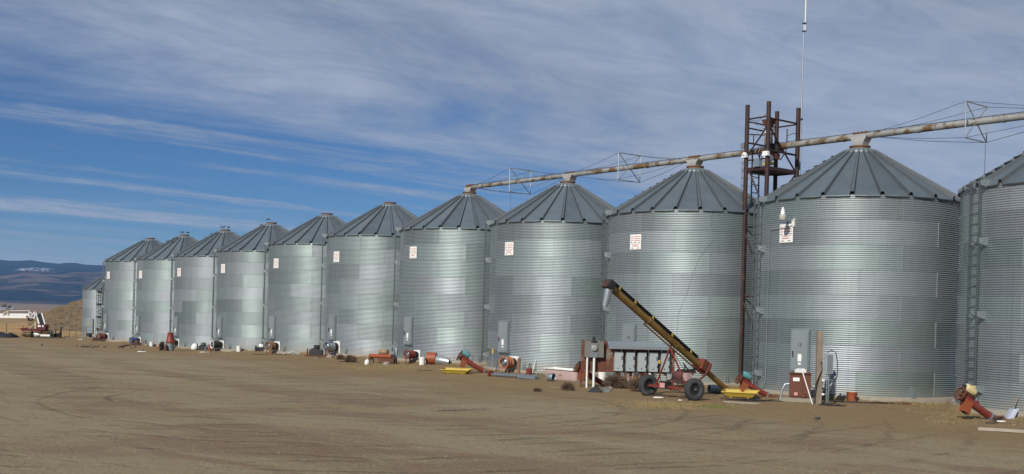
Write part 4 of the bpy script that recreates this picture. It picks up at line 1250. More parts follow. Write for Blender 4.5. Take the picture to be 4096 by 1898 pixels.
m_ = MB(); m_.tube([ec + Vector((.1, -.1, .22)), ec + Vector((.12, -.1, .36))], .02, 8); part('exhaust_pipe', m_, M_DARK, ag, True)
m_ = MB(); m_.box(ec + axd * .36 + Vector((0, 0, .02)), (.2, .2, .24), rz=math.atan2(axd.y, axd.x)); part('fuel_tank', m_, mat('faded_pink', (.42, .28, .27), .6), ag, True)
for k in range(4):
    m_ = MB(); q = mid + axd * (-.2 + .15 * k) + Vector((0, .1, .1)); m_.tube([q, q + Vector((.05, -.1, -.15)), q + Vector((.15, -.05, -.2)), q + Vector((.25, .05, -.05))], .012, 5); part('hose', m_, M_BLACK, ag, True)
m_ = MB(); m_.tube([lift + U * .05, (lift + low) / 2 - U * .35, low - U * .05], .008, 5); part('winch_cable', m_, M_WIRE, ag, True)

# ------------------------------------------------------------------ electrical board
pl_, pr_ = G(2318, 1553), G(2694, 1562)
BY = 38.7
p0 = AD(2322, 1497, BY); p1 = AD(2698, 1497, BY + .35)
bx_ = (Vector((p1.x, p1.y, 0)) - Vector((p0.x, p0.y, 0))); BW = bx_.length; brz = math.atan2(bx_.y, bx_.x)
bz0 = ground_z(p0.x, p0.y)
eb = thing('electrical_board', 'rusty sheet electrical board with five grey switch boxes and a meter', 'switchboard', (p0.x, p0.y, bz0), brz)
zb, zt = .56, 1.66
npan = 7
for k in range(npan):
    q = MB(); xa = BW * k / npan; q.box((xa + BW / npan / 2, .0, (zb + zt) / 2), (BW / npan - .012, .02, zt - zb))
    part('backing_sheet', q, mat('rusty_sheet', (.14, .050, .030), .75, .2, var=.5, scale=3, wear=(.25, .22, .17), wear_amt=.28, wear_scale=2.2), eb)
for xx in (.04, BW * .5 - .06, BW * .5 + .12, BW - .04):
    q = MB(); q.box((xx, .06, .5 if xx > .1 else .8), (.07 if xx > .1 else .05, .07, 1.1 if xx > .1 else 1.8)); part('post', q, M_WOODR if .1 < xx < BW - .1 else M_RUST, eb)
q = MB(); q.prism([(BW * .27, -.02, 1.66), (BW * .27, -.36, 1.50), (BW * .27, -.36, 1.40), (BW * .27, -.345, 1.40), (BW * .27, -.345, 1.49), (BW * .27, -.02, 1.645)], (BW * .73, 0, 0)); part('rain_hood', q, M_GALV, eb)
for k in range(5):
    xx = BW * .39 + k * BW * .1235
    q = MB(); q.prism([(xx - .15, -.02, .62), (xx - .15, -.19, .62), (xx - .15, -.19, 1.30), (xx - .15, -.02, 1.30)], (.30, 0, 0)); bxo = part('switch_box', q, M_BOX, eb)
    h = MB(); h.box((xx + .10, -.205, 1.10), (.05, .03, .12)); part('lever_plate', h, M_GALV, bxo)
    h = MB(); h.bar((xx + .14, -.21, 1.13), (xx + .14, -.23, 1.04), .02, .02); h.box((xx + .13, -.2, .83), (.025, .02, .03)); h.box((xx + .13, -.2, .78), (.025, .02, .03)); h.box((xx - .02, -.195, .72), (.03, .01, .04)); part('switch_lever', h, M_DARK, bxo)
    h = MB(); h.tube([(xx - .05, -.1, .62), (xx - .05, -.09, .56), (xx + .1, -.03, .50)], .03, 8); part('conduit_elbow', h, M_RUST, eb)
q = MB(); q.box((.20, -.10, 1.36), (.20, .2, .56)); part('meter_cabinet', q, mat('cabinet_olive_grey', (.19, .19, .165), .5, .2), eb)
q = MB(); q.box((.66, -.10, 1.36), (.22, .2, .56)); part('meter_cabinet', q, mat('cabinet_olive_grey', (.19, .19, .165)), eb)
q = MB(); q.box((.42, -.13, 1.33), (.26, .22, .50)); mc_ = part('meter_socket', q, mat('socket_grey', (.22, .25, .27), .45, .3), eb)
h = MB(); h.lathe([(.105, 0), (.11, .03), (.10, .06), (.08, .07), (0, .07)], 20, c=(.42, -.24, 1.40), axis=(0, -1, 0)); part('meter_glass', h, mat('meter_face', (.30, .30, .29), .15, 0, var=.3, scale=30), mc_)
h = MB(); h.box((.43, -.1, 1.70), (.10, .1, .18)); part('weather_head', h, M_DARK, eb)
h = MB(); h.tube([(.20, -.15, 1.08), (.20, -.15, -.05)], .035, 10); part('conduit', h, M_PVC, eb)
h = MB(); h.tube([(.44, -.18, 1.08), (.44, -.18, .0)], .045, 10); part('conduit', h, M_PVC, eb)
for xx in (BW - .30, BW - .16):
    h = MB(); h.tube([(xx, -.05, 1.5), (xx, -.05, .1)], .018, 8); part('conduit', h, M_GALV, eb)
h = MB(); h.box((BW - .27, -.09, .92), (.10, .08, .19)); part('outlet_box', h, M_PLASTIC, eb)
h = MB(); h.box((BW - .62, -.24, .98), (.07, .04, .13)); part('yellow_tag', h, M_YBRIGHT, eb)
h = MB(); h.tube([(BW - .62, -.22, 1.4), (BW - .62, -.24, 1.05)], .008, 5); part('tag_cord', h, M_CABLE, eb)
for k in range(5):
    h = MB(); xx = BW * (.62 + .07 * k); h.tube([(xx, -.1, .58), (xx + .05, -.2, .3), (xx + .1 + .02 * k, -.15, .02)], .012, 5); part('cable', h, M_CABLE, eb)
# metal duct pieces on the ground in front of it
p = G(2376, 1570); q = MB(); q.prism([(-.22, -.14, 0), (.0, -.14, .20), (.08, -.14, .20), (.30, -.14, 0)], (0, .3, 0)); solo('sheet_metal_hood', q, M_DARK, 'folded dark sheet metal hood on the ground under the meter', 'sheet metal', p, R_(-12))
p = G(2425, 1570); q = MB(); q.box((0, 0, .07), (.2, .16, .15)); q.box((0, 0, .16), (.22, .18, .02)); solo('metal_box', q, M_GALVD, 'small grey metal box on the ground right of the folded hood', 'box', p, R_(8))

# ------------------------------------------------------------------ yard lamp and conduit on bin 13
b13 = BINS[0].location
def on13(az, r, z): 
    d = azdir(az); return Vector((b13.x, b13.y, b13.z)) + d * r + Vector((0, 0, z))
az_l = 53; la = on13(az_l, BR, 5.68); dn = azdir(az_l)
lp = thing('yard_lamp', 'white bell-shaped yard lamp on a curved arm above the sign of bin 13', 'lamp', la)
m_ = MB(); m_.box(la + dn * .03 + Vector((0, 0, -.05)), (.05, .10, .26), rz=azrot(az_l)); part('wall_plate', m_, M_WHITE, lp, True)
m_ = MB(); m_.tube([la + dn * .04, la + dn * .12 + Vector((0, 0, .14)), la + dn * .28 + Vector((0, 0, .22)), la + dn * .48 + Vector((0, 0, .22))], .018, 8); part('arm', m_, M_GALV, lp, True)
c = la + dn * .58 + Vector((0, 0, .22))
m_ = MB(); m_.lathe([(0, .20), (.034, .20), (.036, .14), (.058, .13), (.07, -.02), (.078, -.04)], 18, c=c); part('housing', m_, M_PLASTIC, lp, True)
m_ = MB(); m_.lathe([(.075, -.03), (.108, -.06), (.118, -.10), (.11, -.20), (.104, -.215), (.0, -.215)], 20, c=c); part('lens', m_, M_GLASS, lp, True)
m_ = MB(); pa = [on13(az_l, BR + .035, 5.58), on13(az_l + 2, BR + .035, 5.50)] + [on13(az_l + 4 + 2.0 * k, BR + .035, 5.46) for k in range(8)] + [on13(72, BR + .04, 5.44), on13(72, BR + .04, .35), on13(73, BR + .06, .12), on13(76, BR + .2, -.1)]
m_.tube(pa, .016, 8); part('conduit', m_, M_GALV, lp, True)

# thin cord hanging down the wall of bin 12
def on_wall(n, u, v):
    d = ray(u, v); c = BINS[n].location; ox, oy = -c.x, -c.y
    A = d.x * d.x + d.y * d.y; B = 2 * (d.x * ox + d.y * oy); C = ox * ox + oy * oy - (BR + .03) ** 2
    k = (-B - math.sqrt(B * B - 4 * A * C)) / (2 * A)
    return Vector((d.x * k, d.y * k, CAMZ + d.z * k))
cpts = [on_wall(1, u, v) for u, v in ((2850, 965), (2820, 1000), (2790, 1045), (2768, 1110), (2745, 1180), (2712, 1260), (2708, 1330), (2706, 1400), (2708, 1470))]
q = MB(); q.tube(cpts, .0025, 5); solo('hanging_cord', q, M_CABLE, 'thin dark cord hanging down the wall of bin 12', 'cord', cpts[-1], world=True)

# ------------------------------------------------------------------ transformer cabinet and its pad, post, meter post
p = G(3203, 1606); th = thing('concrete_pad', 'low square concrete pad under the brown cabinet', 'pad', p, R_(-14))
m_ = MB(); m_.prism([(-.62, -.42, -.1), (.62, -.42, -.1), (.62, .42, -.1), (-.62, .42, -.1)], (0, 0, .22)); part('slab', m_, M_CONC, th)
pt = p + Vector((-.04, 0, .125))
th = thing('transformer_cabinet', 'reddish brown metal transformer cabinet on a concrete pad', 'cabinet', pt, R_(-14))
cw, cd, ch = .325, .25, .76
m_ = MB(); m_.box((0, 0, ch / 2), (cw * 2, cd * 2, ch)); body_ = part('body', m_, M_BRONZE, th)
m_ = MB(); m_.box((0, -.01, ch + .012), (cw * 2 + .06, cd * 2 + .08, .03)); part('lid', m_, M_BRONZE, th)
m_ = MB(); m_.box((-.13, -cd - .012, ch * .48), (cw * 1.25, .02, ch * .84)); fd_ = part('front_panel', m_, mat('cabinet_front', (.125, .042, .025), .5, 0, var=.12), th)
m_ = MB(); m_.box((-.12, -cd - .026, ch * .76), (.2, .006, .11)); part('data_plate', m_, M_SIGN, fd_)
m_ = MB(); m_.box((-.12, -cd - .026, ch * .16), (.1, .006, .09)); part('data_plate', m_, mat('faded_red_plate', (.62, .3, .27)), fd_)
m_ = MB(); m_.lathe([(.0, -.03), (.07, -.03), (.085, 0), (.07, .03), (.0, .03)], 16, c=(cw * .35, -cd - .08, .085), axis=(.3, -1, 0)); part('caster_wheel', m_, M_RUST, th)
m_ = MB(); m_.tube([(cw, -.1, .38), (cw + .12, -.14, .36), (cw + .4, -.14, .32), (cw + .62, -.05, .42), (cw + .75, .05, .7)], .03, 8); part('flex_conduit', m_, M_GALVD, th)
m_ = MB(); m_.tube([(-cw, -.05, .42), (-cw - .14, -.06, .40), (-cw - .22, -.08, .2), (-cw - .28, -.1, -.12)], .03, 8); part('flex_conduit', m_, M_GALV, th)
q = MB(); q.prism([(-.18, -.1, 0), (.19, -.07, 0), (.17, .1, 0), (-.15, .08, 0)], (0, 0, .10)); q.box((.03, -.02, .11), (.22, .1, .03), .3); solo('white_bag', q, M_PLASTIC, 'crumpled white bag lying on top of the brown cabinet', 'bag', pt + Vector((-.02, 0, ch + .03)), .1)
a, b2 = G(3250, 1618), AD(3214, 1497, 34.6)
b2 = pt + Matrix.Rotation(R_(-14), 3, 'Z') @ Vector((.05, -cd - .06, ch + .1))
q = MB(); q.tube([a, b2], .017, 10); solo('white_pipe', q, M_WHITE, 'long white pipe leaning against the brown cabinet', 'pipe', a, world=True)
p = G(3272, 1618); tp = AD(3287, 1326, p.y)
th = thing('wooden_post', 'tall weathered square wooden post beside the brown cabinet', 'post', p)
q = MB(); h_ = tp.z - p.z; q.prism([(-.085, -.07, -.2), (.085, -.07, -.2), (.085, .07, -.2), (-.085, .07, -.2)], (.0, 0, h_ + .2)); part('timber', q, M_WOOD, th)
for s in (0.0, .035):
    q = MB(); q.tube([(.02 + s, -.09, h_ * .58), (.05, -.1, h_ * .56), (.08, -.09, h_ * .48), (-.08 - s, -.1, h_ * .28), (-.14 - s, -.1, .05)], .012, 5); part('strapped_cable', q, M_CABLE, th)
p = G(3308, 1622)
th = thing('outlet_pedestal', 'grey weatherproof box on thin legs right of the wooden post', 'electrical box', p, R_(10))
q = MB(); q.tube([(-.03, 0, -.05), (-.03, 0, 1.05)], .018, 8); part('leg', q, M_GALVD, th)
q = MB(); q.tube([(.05, .04, -.05), (.05, .04, 1.05)], .018, 8); part('leg', q, M_GALVD, th)
q = MB(); q.box((.02, 0, 1.28), (.22, .14, .62)); bxo = part('box', q, M_BOX, th)
q = MB(); q.box((.02, -.075, 1.27), (.18, .012, .54)); part('cover', q, M_GALV, bxo)
q = MB(); q.tube([(-.05, -.02, 1.60), (.05, -.1, 1.68), (.2, -.08, 1.62), (.28, -.05, 1.3), (.30, -.02, .9), (.24, 0, .74), (.12, 0, .7)], .013, 6); part('cord', q, M_CABLE, th)
def coil(u, v, label, n=3, r=.4, m=M_CABLE, sq=.55, th_=.009):
    p = G(u, v); q = MB(); pts = []
    N_ = 22 * n
    for k in range(N_):
        a = 2 * math.pi * k / 22; rr = r * (.75 + .25 * math.sin(k * .37) + .08 * math.sin(k * 1.7))
        x, y = rr * math.cos(a) + .04 * math.sin(k * .11), rr * sq * math.sin(a) + .002 * k
        pts.append((x, y, ground_z(p.x + x, p.y + y) - p.z + .012 + .05 * abs(math.sin(k * .23)) ** 3))
    q.tube(pts, th_, 5); return solo('cable_coil', q, m, label, 'cable', p)
coil(3330, 1625, 'black cable coiled on the ground by the wooden post', 3, .42)
coil(3000, 1606, 'tangle of thin black wires below the teal-motored auger', 3, .75, sq=.3, th_=.009)
coil(1690, 1486, 'thin wire loop on bare soil before the orange drum', 1, .42, sq=.3, th_=.007)
def groundline(pts, label, m=M_CABLE, r=.014, name='cable', cat='cable'):
    w_ = [G(u, v) for u, v in pts]; q = MB()
    path = []
    for a, b2 in zip(w_, w_[1:]):
        for k in range(6):
            p = a.lerp(b2, k / 6); path.append((p.x, p.y, ground_z(p.x, p.y) + r + .01))
    q.tube(path + [w_[-1] + Vector((0, 0, r))], r, 6)
    return solo(name, q, m, label, cat, w_[0], world=True)
groundline([(3310, 1610), (3400, 1612), (3480, 1616), (3570, 1617), (3640, 1616)], 'thick black cable running right along the foot of bin 13', r=.022)
groundline([(2880, 1598), (2960, 1600), (3060, 1606), (3130, 1608)], 'black cable on the ground between auger and concrete pad')
groundline([(1010, 1420), (1080, 1419), (1130, 1421)], 'dark cable along the soil by the short post')

# ------------------------------------------------------------------ scoop shovel
p = G(4040, 1675); th = thing('scoop_shovel', 'aluminium scoop shovel leaning on the rightmost bin', 'shovel', p)
tip = AD(4028, 1680, p.y - .1); nk = AD(4052, 1640, p.y + .12); he = AD(4077, 1578, p.y + .30)
ax = (nk - tip).normalized(); sx = Vector((1, .1, 0)).normalized(); nn = sx.cross(ax).normalized()
L = .42; vs = []
for j in range(5):
    k = j / 4; hw = .17 - .03 * k
    for i in range(5):
        s = (i - 2) / 2; lift_ = (.07 * abs(s) ** 3 + .05 * k * k)
        vs.append(tip + ax * L * k + sx * hw * s - nn * 0 + nn * -lift_ if nn.y > 0 else tip + ax * L * k + sx * hw * s + nn * lift_)
q = MB(); fs = [(j * 5 + i, j * 5 + i + 1, j * 5 + i + 6, j * 5 + i + 5) for j in range(4) for i in range(4)]
off = Vector((0, .006, 0)); q.add(vs, fs, 0, True); q.add([v + off for v in vs], [tuple(reversed(f)) for f in fs], 0, True); part('blade', q, mat('bright_aluminium', (.62, .66, .72), .35, .6, var=.12), th, True)
q = MB(); q.tube([tip + ax * L * .9, nk, nk.lerp(he, .15)], .022, 8); part('socket', q, M_GALV, th, True)
q = MB(); q.tube([nk, he], .018, 10); part('handle', q, M_WOOD, th, True)
def plank(u0, v0, u1, v1, w_, t_, label, m=M_WOOD, name='plank', cat='plank', warp=0.0):
    a, b2 = G(u0, v0), G(u1, v1); d = (b2 - a); L = d.length; rz = math.atan2(d.y, d.x)
    q = MB(); n = 8; vs = []
    rr = random.Random(int(u0 * 7 + v0))
    for k in range(n + 1):
        x = L * k / n; wv = w_ * (1 + .12 * (rr.random() - .5)) * (.35 if (k in (0, n) and warp) else 1)
        yy = warp * math.sin(k / n * 3.1) ; zz = ground_z(a.x + d.x * k / n, a.y + d.y * k / n) - a.z
        for sy, sz in ((-1, 0), (1, 0), (1, 1), (-1, 1)): vs.append((x, yy + sy * wv / 2, zz + .004 + sz * t_))
    fs = []
    for k in range(n):
        o = k * 4
        for i in range(4): fs.append((o + i, o + (i + 1) % 4, o + 4 + (i + 1) % 4, o + 4 + i))
    fs += [(3, 2, 1, 0), (n * 4, n * 4 + 1, n * 4 + 2, n * 4 + 3)]
    q.add(vs, fs); return solo(name, q, m, label, cat, a, rz)
M_PALEW = mat('pale_wood', (.36, .31, .245), .85, 0, var=.25, streak=False, scale=5)
plank(3915, 1722, 4130, 1736, .10, .07, 'pale weathered plank on the ground at the lower right edge', M_PALEW)
plank(1742, 1644, 1905, 1641, .12, .035, 'grey plank lying alone in the middle of the yard', M_WOOD)
plank(1895, 1640, 1946, 1638, .07, .05, 'splintered stub at the end of the plank in the yard', M_WOOD)
plank(2895, 1610, 3040, 1617, .26, .03, 'pale split board on the ground before the concrete pad', M_PALEW, warp=.02)
plank(3580, 1615, 3642, 1614, .06, .03, 'thin dark board at the foot of bin 13', M_RUST)
plank(3978, 1690, 4012, 1677, .06, .07, 'charred dark timber between the red auger and shovel', M_DARK)
plank(3943, 1695, 3992, 1696, .05, .025, 'small dark stick in front of the charred timber', M_DARK)
plank(2200, 1553, 2250, 1555, .08, .03, 'short brown board left of a tumbleweed', M_WOOD)
plank(460, 1384, 520, 1385, .12, .04, 'dark board on the soil near the leftmost tall bin', M_RUST)
plank(475, 1392, 515, 1383, .1, .08, 'crooked dark branch on the soil near the leftmost tall bin', M_RUST)
plank(1358, 1449, 1400, 1449, .05, .03, 'thin red rod before the tumbleweeds', M_RED)
plank(1085, 1611, 1440, 1606, .05, .02, 'long thin grey lath far out on the yard', M_WOOD)
plank(1262, 1434, 1305, 1430, .14, .02, 'flat pale sheet strip near the black engine cart', M_GALV)
def litter(u, v, r, m, label, cat='litter', name='litter', sq=.5, hgt=.02):
    p = G(u, v); q = MB(); rr = random.Random(int(u + 3 * v)); n = 9
    pts = [(r * (.75 + .5 * rr.random()) * math.cos(2 * math.pi * k / n), r * sq * (.75 + .5 * rr.random()) * math.sin(2 * math.pi * k / n), 0) for k in range(n)]
    top = [(x * .85, y * .85, hgt * (.7 + .6 * rr.random())) for x, y, _ in pts]
    q.add(pts + top, [tuple(range(n, 2 * n))] + [(i, (i + 1) % n, n + (i + 1) % n, n + i) for i in range(n)]); return solo(name, q, m, label, cat, p + Vector((0, 0, .003)))
litter(2634, 1592, .17, M_PLASTIC, 'white plate-like scrap lying left of the right tyre', sq=.8)
litter(2720, 1603, .05, M_PLASTIC, 'tiny white scrap under the portable auger')
litter(4003, 1687, .14, M_PLASTIC, 'white flat scrap in front of the shovel')
litter(4055, 1702, .06, M_STRAW, 'small pale yellow lump below the shovel')
litter(270, 1352, .28, M_PLASTIC, 'pale flat scrap at the yard edge right of the machine')
litter(322, 1359, .22, M_PLASTIC, 'small white scrap before the small bin')
litter(566, 1408, .24, M_WHITE, 'white crumpled scrap out on the gravel left of the red cone', hgt=.03)
litter(3270, 1678, .07, M_DARK, 'small black clump on the open yard below the wooden post', hgt=.05)
litter(1375, 1440, .12, M_DARK, 'small dark lump beside the tumbleweeds', hgt=.06)
litter(820, 1412, .3, M_PALEW, 'pale broken concrete lump at the base of the sixth bin', hgt=.08)

# ------------------------------------------------------------------ bathtub, screw conveyor, rods
a, b2 = G(2172, 1514), G(2298, 1526); d = b2 - a; L = d.length; rz = math.atan2(d.y, d.x)
th = thing('bathtub', 'old pink bathtub with white rim left of the electrical board', 'bathtub', a, rz)
H = .44; Wd = .66
def ring(z, ins, n=28):
    pts = []
    for k in range(n):
        t_ = 2 * math.pi * k / n; cx_, cy_ = math.cos(t_), math.sin(t_)
        e = .28
        pts.append((L / 2 + (L / 2 - ins) * math.copysign(abs(cx_) ** e, cx_), Wd / 2 + (Wd / 2 - ins) * math.copysign(abs(cy_) ** e, cy_), z))
    return pts
def loft(rings, n=28):
    v = [p for r in rings for p in r]; f = [(j * n + k, j * n + (k + 1) % n, (j + 1) * n + (k + 1) % n, (j + 1) * n + k) for j in range(len(rings) - 1) for k in range(n)]
    return v, f
q = MB(); v, f = loft([ring(0, .06), ring(.05, .03), ring(H - .03, .0)]); q.add(v, f, 0, True); part('shell', q, M_PINK, th)
q = MB(); v, f = loft([ring(H - .035, -.05), ring(H, -.055), ring(H + .01, -.03), ring(H, .05), ring(.12, .14), ring(.08, .25)]); q.add(v, f, 0, True); q.add(ring(.08, .25), [tuple(range(28))]); part('rim_and_bowl', q, M_ENAMEL, th)
q = MB(); q.box((L * .35, -.002, .10), (.1, .02, .025)); part('rust_slot', q, M_DARK, th)
p = G(2192, 1525); q = MB(); ax = Vector((.8, -.6, .05)); q.lathe([(.145, 0), (.15, .01), (.15, .26), (.145, .27), (.135, .26), (.135, .02)], 20, c=(0, 0, .15), axis=ax); q.disc(Vector((0, 0, .15)) + ax.normalized() * .05, ax, .13, mi=1); solo('pipe_stub', q, [M_GALVD, M_BLACK], 'short grey pipe stub lying in front of the bathtub', 'pipe', p)


def screw(a, b2, r, pitch, label, trough=True, name='screw_conveyor', m=M_SCREW):
    th = thing(name, label, 'auger screw', a); d = b2 - a; L = d.length; d.normalize(); s1 = d.orthogonal().normalized(); s2 = d.cross(s1)
    z = Vector((0, 0, r + .02))
    q = MB(); q.tube([a + z, b2 + z], r * .28, 8); part('shaft', q, M_GALVD, th, True)
    q = MB(); n = int(L / pitch * 10); vs = []
    for k in range(n + 1):
        t_ = k / n; an = 2 * math.pi * t_ * L / pitch; v = s1 * math.cos(an) + s2 * math.sin(an); c = a + z + d * L * t_
        vs += [c + v * r * .25, c + v * r]
    q.add(vs, [(2 * k, 2 * k + 1, 2 * k + 3, 2 * k + 2) for k in range(n)], 0, True); part('flighting', q, m, th, True)
    if trough:
        sd = Vector((-d.y, d.x, 0)).normalized()
        if sd.y < 0: sd = -sd
        q = MB(); q.bar(a + sd * (r + .06) + Vector((0, 0, .09)) + d * .1, b2 + sd * (r + .06) + Vector((0, 0, .09)) + d * .9, .02, .16); q.bar(a + sd * (r + .14) + Vector((0, 0, .05)), b2 + sd * (r + .14) + Vector((0, 0, .05)) + d * .9, .16, .03); part('trough_side', q, mat('blue_grey_steel', (.20, .24, .27), .5, .4), th, True)
        q = MB(); q.bar(b2 + d * .02 + Vector((0, 0, .09)), b2 + d * .95 + Vector((0, 0, .07)), .2, .12); part('trough_cover', q, mat('blue_grey_steel', (.20, .24, .27)), th, True)
        q = MB(); q.lathe([(0, -.05), (.15, -.05), (.15, .0), (0, .0)], 18, c=a + z, axis=d); part('end_plate', q, M_RED, th, True)
    return th
screw(G(1964, 1507), G(2075, 1515), .085, .155, 'long screw conveyor with shiny flighting lying before the orange fan')
screw(G(2130, 1496), G(2172, 1499), .08, .155, 'short piece of screw flighting behind the red pail', False)
screw(G(1182, 1408), G(1246, 1402), .10, .21, 'bare screw flighting left of the black engine cart', False)
p = G(2074, 1500); q = MB(); q.prism([(-.06, -.04, -.1), (.06, -.04, -.1), (.06, .04, -.1), (-.06, .04, -.1)], (.0, 0, .80)); solo('short_post', q, M_WOODR, 'short brown wooden post in front of the orange fan', 'post', p, R_(-20))
p = G(1081, 1421); q = MB(); q.prism([(-.06, -.05, -.1), (.06, -.05, -.1), (.06, .05, -.1), (-.06, .05, -.1)], (.01, 0, .78)); solo('short_post', q, M_WOODR, 'short brown wooden post in front of the rusty brown fan', 'post', p, R_(15))
for (u, v, h_, lab) in ((571, 1386, .62, 'left of two short stakes before the second tall bin'), (578, 1384, .55, 'right of two short stakes before the second tall bin')):
    p = G(u, v); q = MB(); q.prism([(-.045, -.03, -.1), (.045, -.03, -.1), (.045, .03, -.1), (-.045, .03, -.1)], (.0, 0, h_)); q.box((0, 0, h_ - .12), (.1, .07, .05)); solo('stake', q, M_WOOD, lab, 'stake', p)
def rod(u0, v0, u1, v1, dy, r, m, label, cat='rod', name='rod'):
    a = G(u0, v0); b2 = AD(u1, v1, a.y + dy); q = MB(); q.tube([a, b2], r, 8); q.lathe([(0, 0), (r * 1.6, 0), (r * 1.6, .03), (0, .03)], 8, c=a); return solo(name, q, m, label, cat, a, world=True)
rod(2126, 1476, 2158, 1393, .75, .016, M_WHITE, 'thin white rod leaning on the bin above the red pail')
rod(1981, 1481, 2004, 1420, .7, .016, M_DARK, 'left thin dark rod leaning on the bin behind the screw conveyor')
rod(2112, 1480, 2118, 1455, .05, .018, M_DARK, 'left dark prong standing in the red pail')
rod(2122, 1480, 2124, 1454, .05, .018, M_DARK, 'right dark prong standing in the red pail')
a = G(1966, 1490); th = thing('tool_handle', 'upright thin rod with a yellow grip beside the dark rods', 'tool', a); b2 = AD(1971, 1398, a.y + .1)
q = MB(); q.tube([a, b2], .012, 8); part('rod', q, M_GALV, th, True); q = MB(); q.box(b2 + Vector((0, 0, -.08)), (.08, .06, .2)); part('grip', q, M_YBRIGHT, th, True)
q = MB(); q.tube([b2 + Vector((0, 0, .02)), b2 + Vector((-.25, .2, -.05)), b2 + Vector((-.5, .3, -.2))], .012, 5); part('cord', q, M_CABLE, th, True)
a = G(680, 1404)
th = thing('red_cone_hopper', 'tall red cone upside down on a grey galvanised can', 'hopper', a)
q = MB(); q.lathe([(0, 0), (.25, 0), (.25, .46), (.28, .47), (.28, .50), (.0, .50)], 24); part('can', q, M_GALVD, th)
q = MB(); q.lathe([(.29, .50), (.30, .56), (.26, .60), (.17, 1.12), (.18, 1.16), (.16, 1.16), (.15, 1.1)], 24); part('cone', q, M_RED, th)
q = MB(); q.tube([(.02, 0, 1.0), (.01, 0, 2.2)], .014, 6); q.box((.0, 0, 1.9), (.12, .04, .05)); part('rod', q, M_DARK, th)


def machine_cart(u, v, label, body, top, w_=.5, h_=.5, rz=0.0, wheel_m=M_DARK):
    """small engine or motor on a frame: skids, block, flywheel, pulley, cover"""
    p = G(u, v); th = thing('engine_cart', label, 'engine', p, rz)
    for s in (-1, 1):
        q = MB(); q.bar((-w_, s * .18, .05), (w_, s * .18, .05), .06, .07); part('skid', q, body, th)
        q = MB(); q.bar((w_ * .8, s * .18, .05), (w_ * .95, s * .2, h_ * .9), .05, .05); part('upright', q, body, th)
    q = MB(); q.box((-.05, 0, h_ * .42), (w_ * 1.1, .3, h_ * .5)); q.box((-.1, 0, h_ * .7), (w_ * .6, .24, h_ * .2)); part('block', q, M_DARK, th)
    q = MB(); q.lathe([(0, -.14), (.12, -.14), (.14, -.1), (.14, .1), (.10, .14), (0, .14)], 16, c=(-.02, 0, h_ * .9), axis='x'); part('cover', q, top, th)
    q = MB(); q.lathe([(.0, -.03), (.2, -.03), (.21, 0), (.2, .03), (0, .03)], 20, c=(-w_ * .85, -.02, .22), axis=(1, .4, 0)); part('flywheel', q, wheel_m, th)
    q = MB(); q.tube([(.1, -.1, h_ * .9), (.3, -.15, h_ * .8), (.35, -.18, .3)], .02, 6); part('hose', q, M_BLACK, th)
    return th
machine_cart(1268, 1428, 'dark rusty engine cart with black motor left of the blue-labelled fan', M_RUST, M_BLACK, .62, .55, R_(-8), M_RUST)
machine_cart(1046, 1410, 'small black engine with a white cover on a brown skid', M_COLLAR, M_PLASTIC, .42, .45, R_(5))
machine_cart(815, 1402, 'dark green motor on a dark skid left of the red box', M_DARK, M_GREEN, .5, .42)
machine_cart(648, 1404, 'black and orange small engine left of the tall red cone', M_ORANGE, M_BLACK, .34, .5, R_(-70), M_ORANGE)
machine_cart(395, 1366, 'rusty brown engine cart at the leftmost tall bin corner', M_RUST, M_RUST, .5, .38, R_(10), M_RUST)
machine_cart(548, 1384, 'low rusty frame left of the two stakes', M_RUST, M_RUST, .45, .28, 0, M_RUST)
p = G(846, 1406); q = MB(); q.box((0, 0, .25), (.34, .3, .42)); q.prism([(-.2, -.16, .46), (.22, -.16, .46), (.22, -.16, .70), (.1, -.16, .52)], (0, .3, 0)); solo('red_box', q, M_RED, 'small red metal box beside a round grey ring', 'box', p)
p = G(838, 1412); q = MB(); q.lathe([(.27, -.1), (.29, -.1), (.29, .1), (.27, .1), (.26, 0)], 24, c=(0, 0, .16), axis=(.5, -1, 0), closed=True); solo('metal_ring', q, M_GALVD, 'grey metal ring half sunk in soil before the red box', 'ring', p)
p = G(778, 1398); q = MB(); q.lathe([(.0, 0), (.2, 0), (.235, .08), (.225, .22), (.15, .36), (.05, .43), (0, .44)], 12); solo('white_sack', q, M_PLASTIC, 'slumped white sack left of an upright white bucket', 'sack', p)
p = G(764, 1388); q = MB(); q.lathe([(.0, 0), (.22, 0), (.25, .2), (.18, .42), (.2, .5), (0, .52)], 12); solo('black_sack', q, M_BLACK, 'black sack behind the white sack', 'sack', p)
a = G(1135, 1420); th = thing('scrap_heap', 'white twisted scrap sheets beside the bare screw flighting', 'scrap', a); rr = random.Random(5)
for k in range(7):
    q = MB(); x = rr.uniform(0, .95); q.box((x, rr.uniform(-.15, .15), .06 + .05 * rr.random()), (rr.uniform(.2, .5), .12, .02), mat=Matrix.Rotation(rr.uniform(-.5, .5), 3, 'Y') @ Matrix.Rotation(rr.uniform(-.6, .6), 3, 'Z') @ Matrix.Rotation(rr.uniform(-.6, .6), 3, 'X')); part('scrap_sheet', q, M_WHITE if k != 3 else M_BLACK, th)
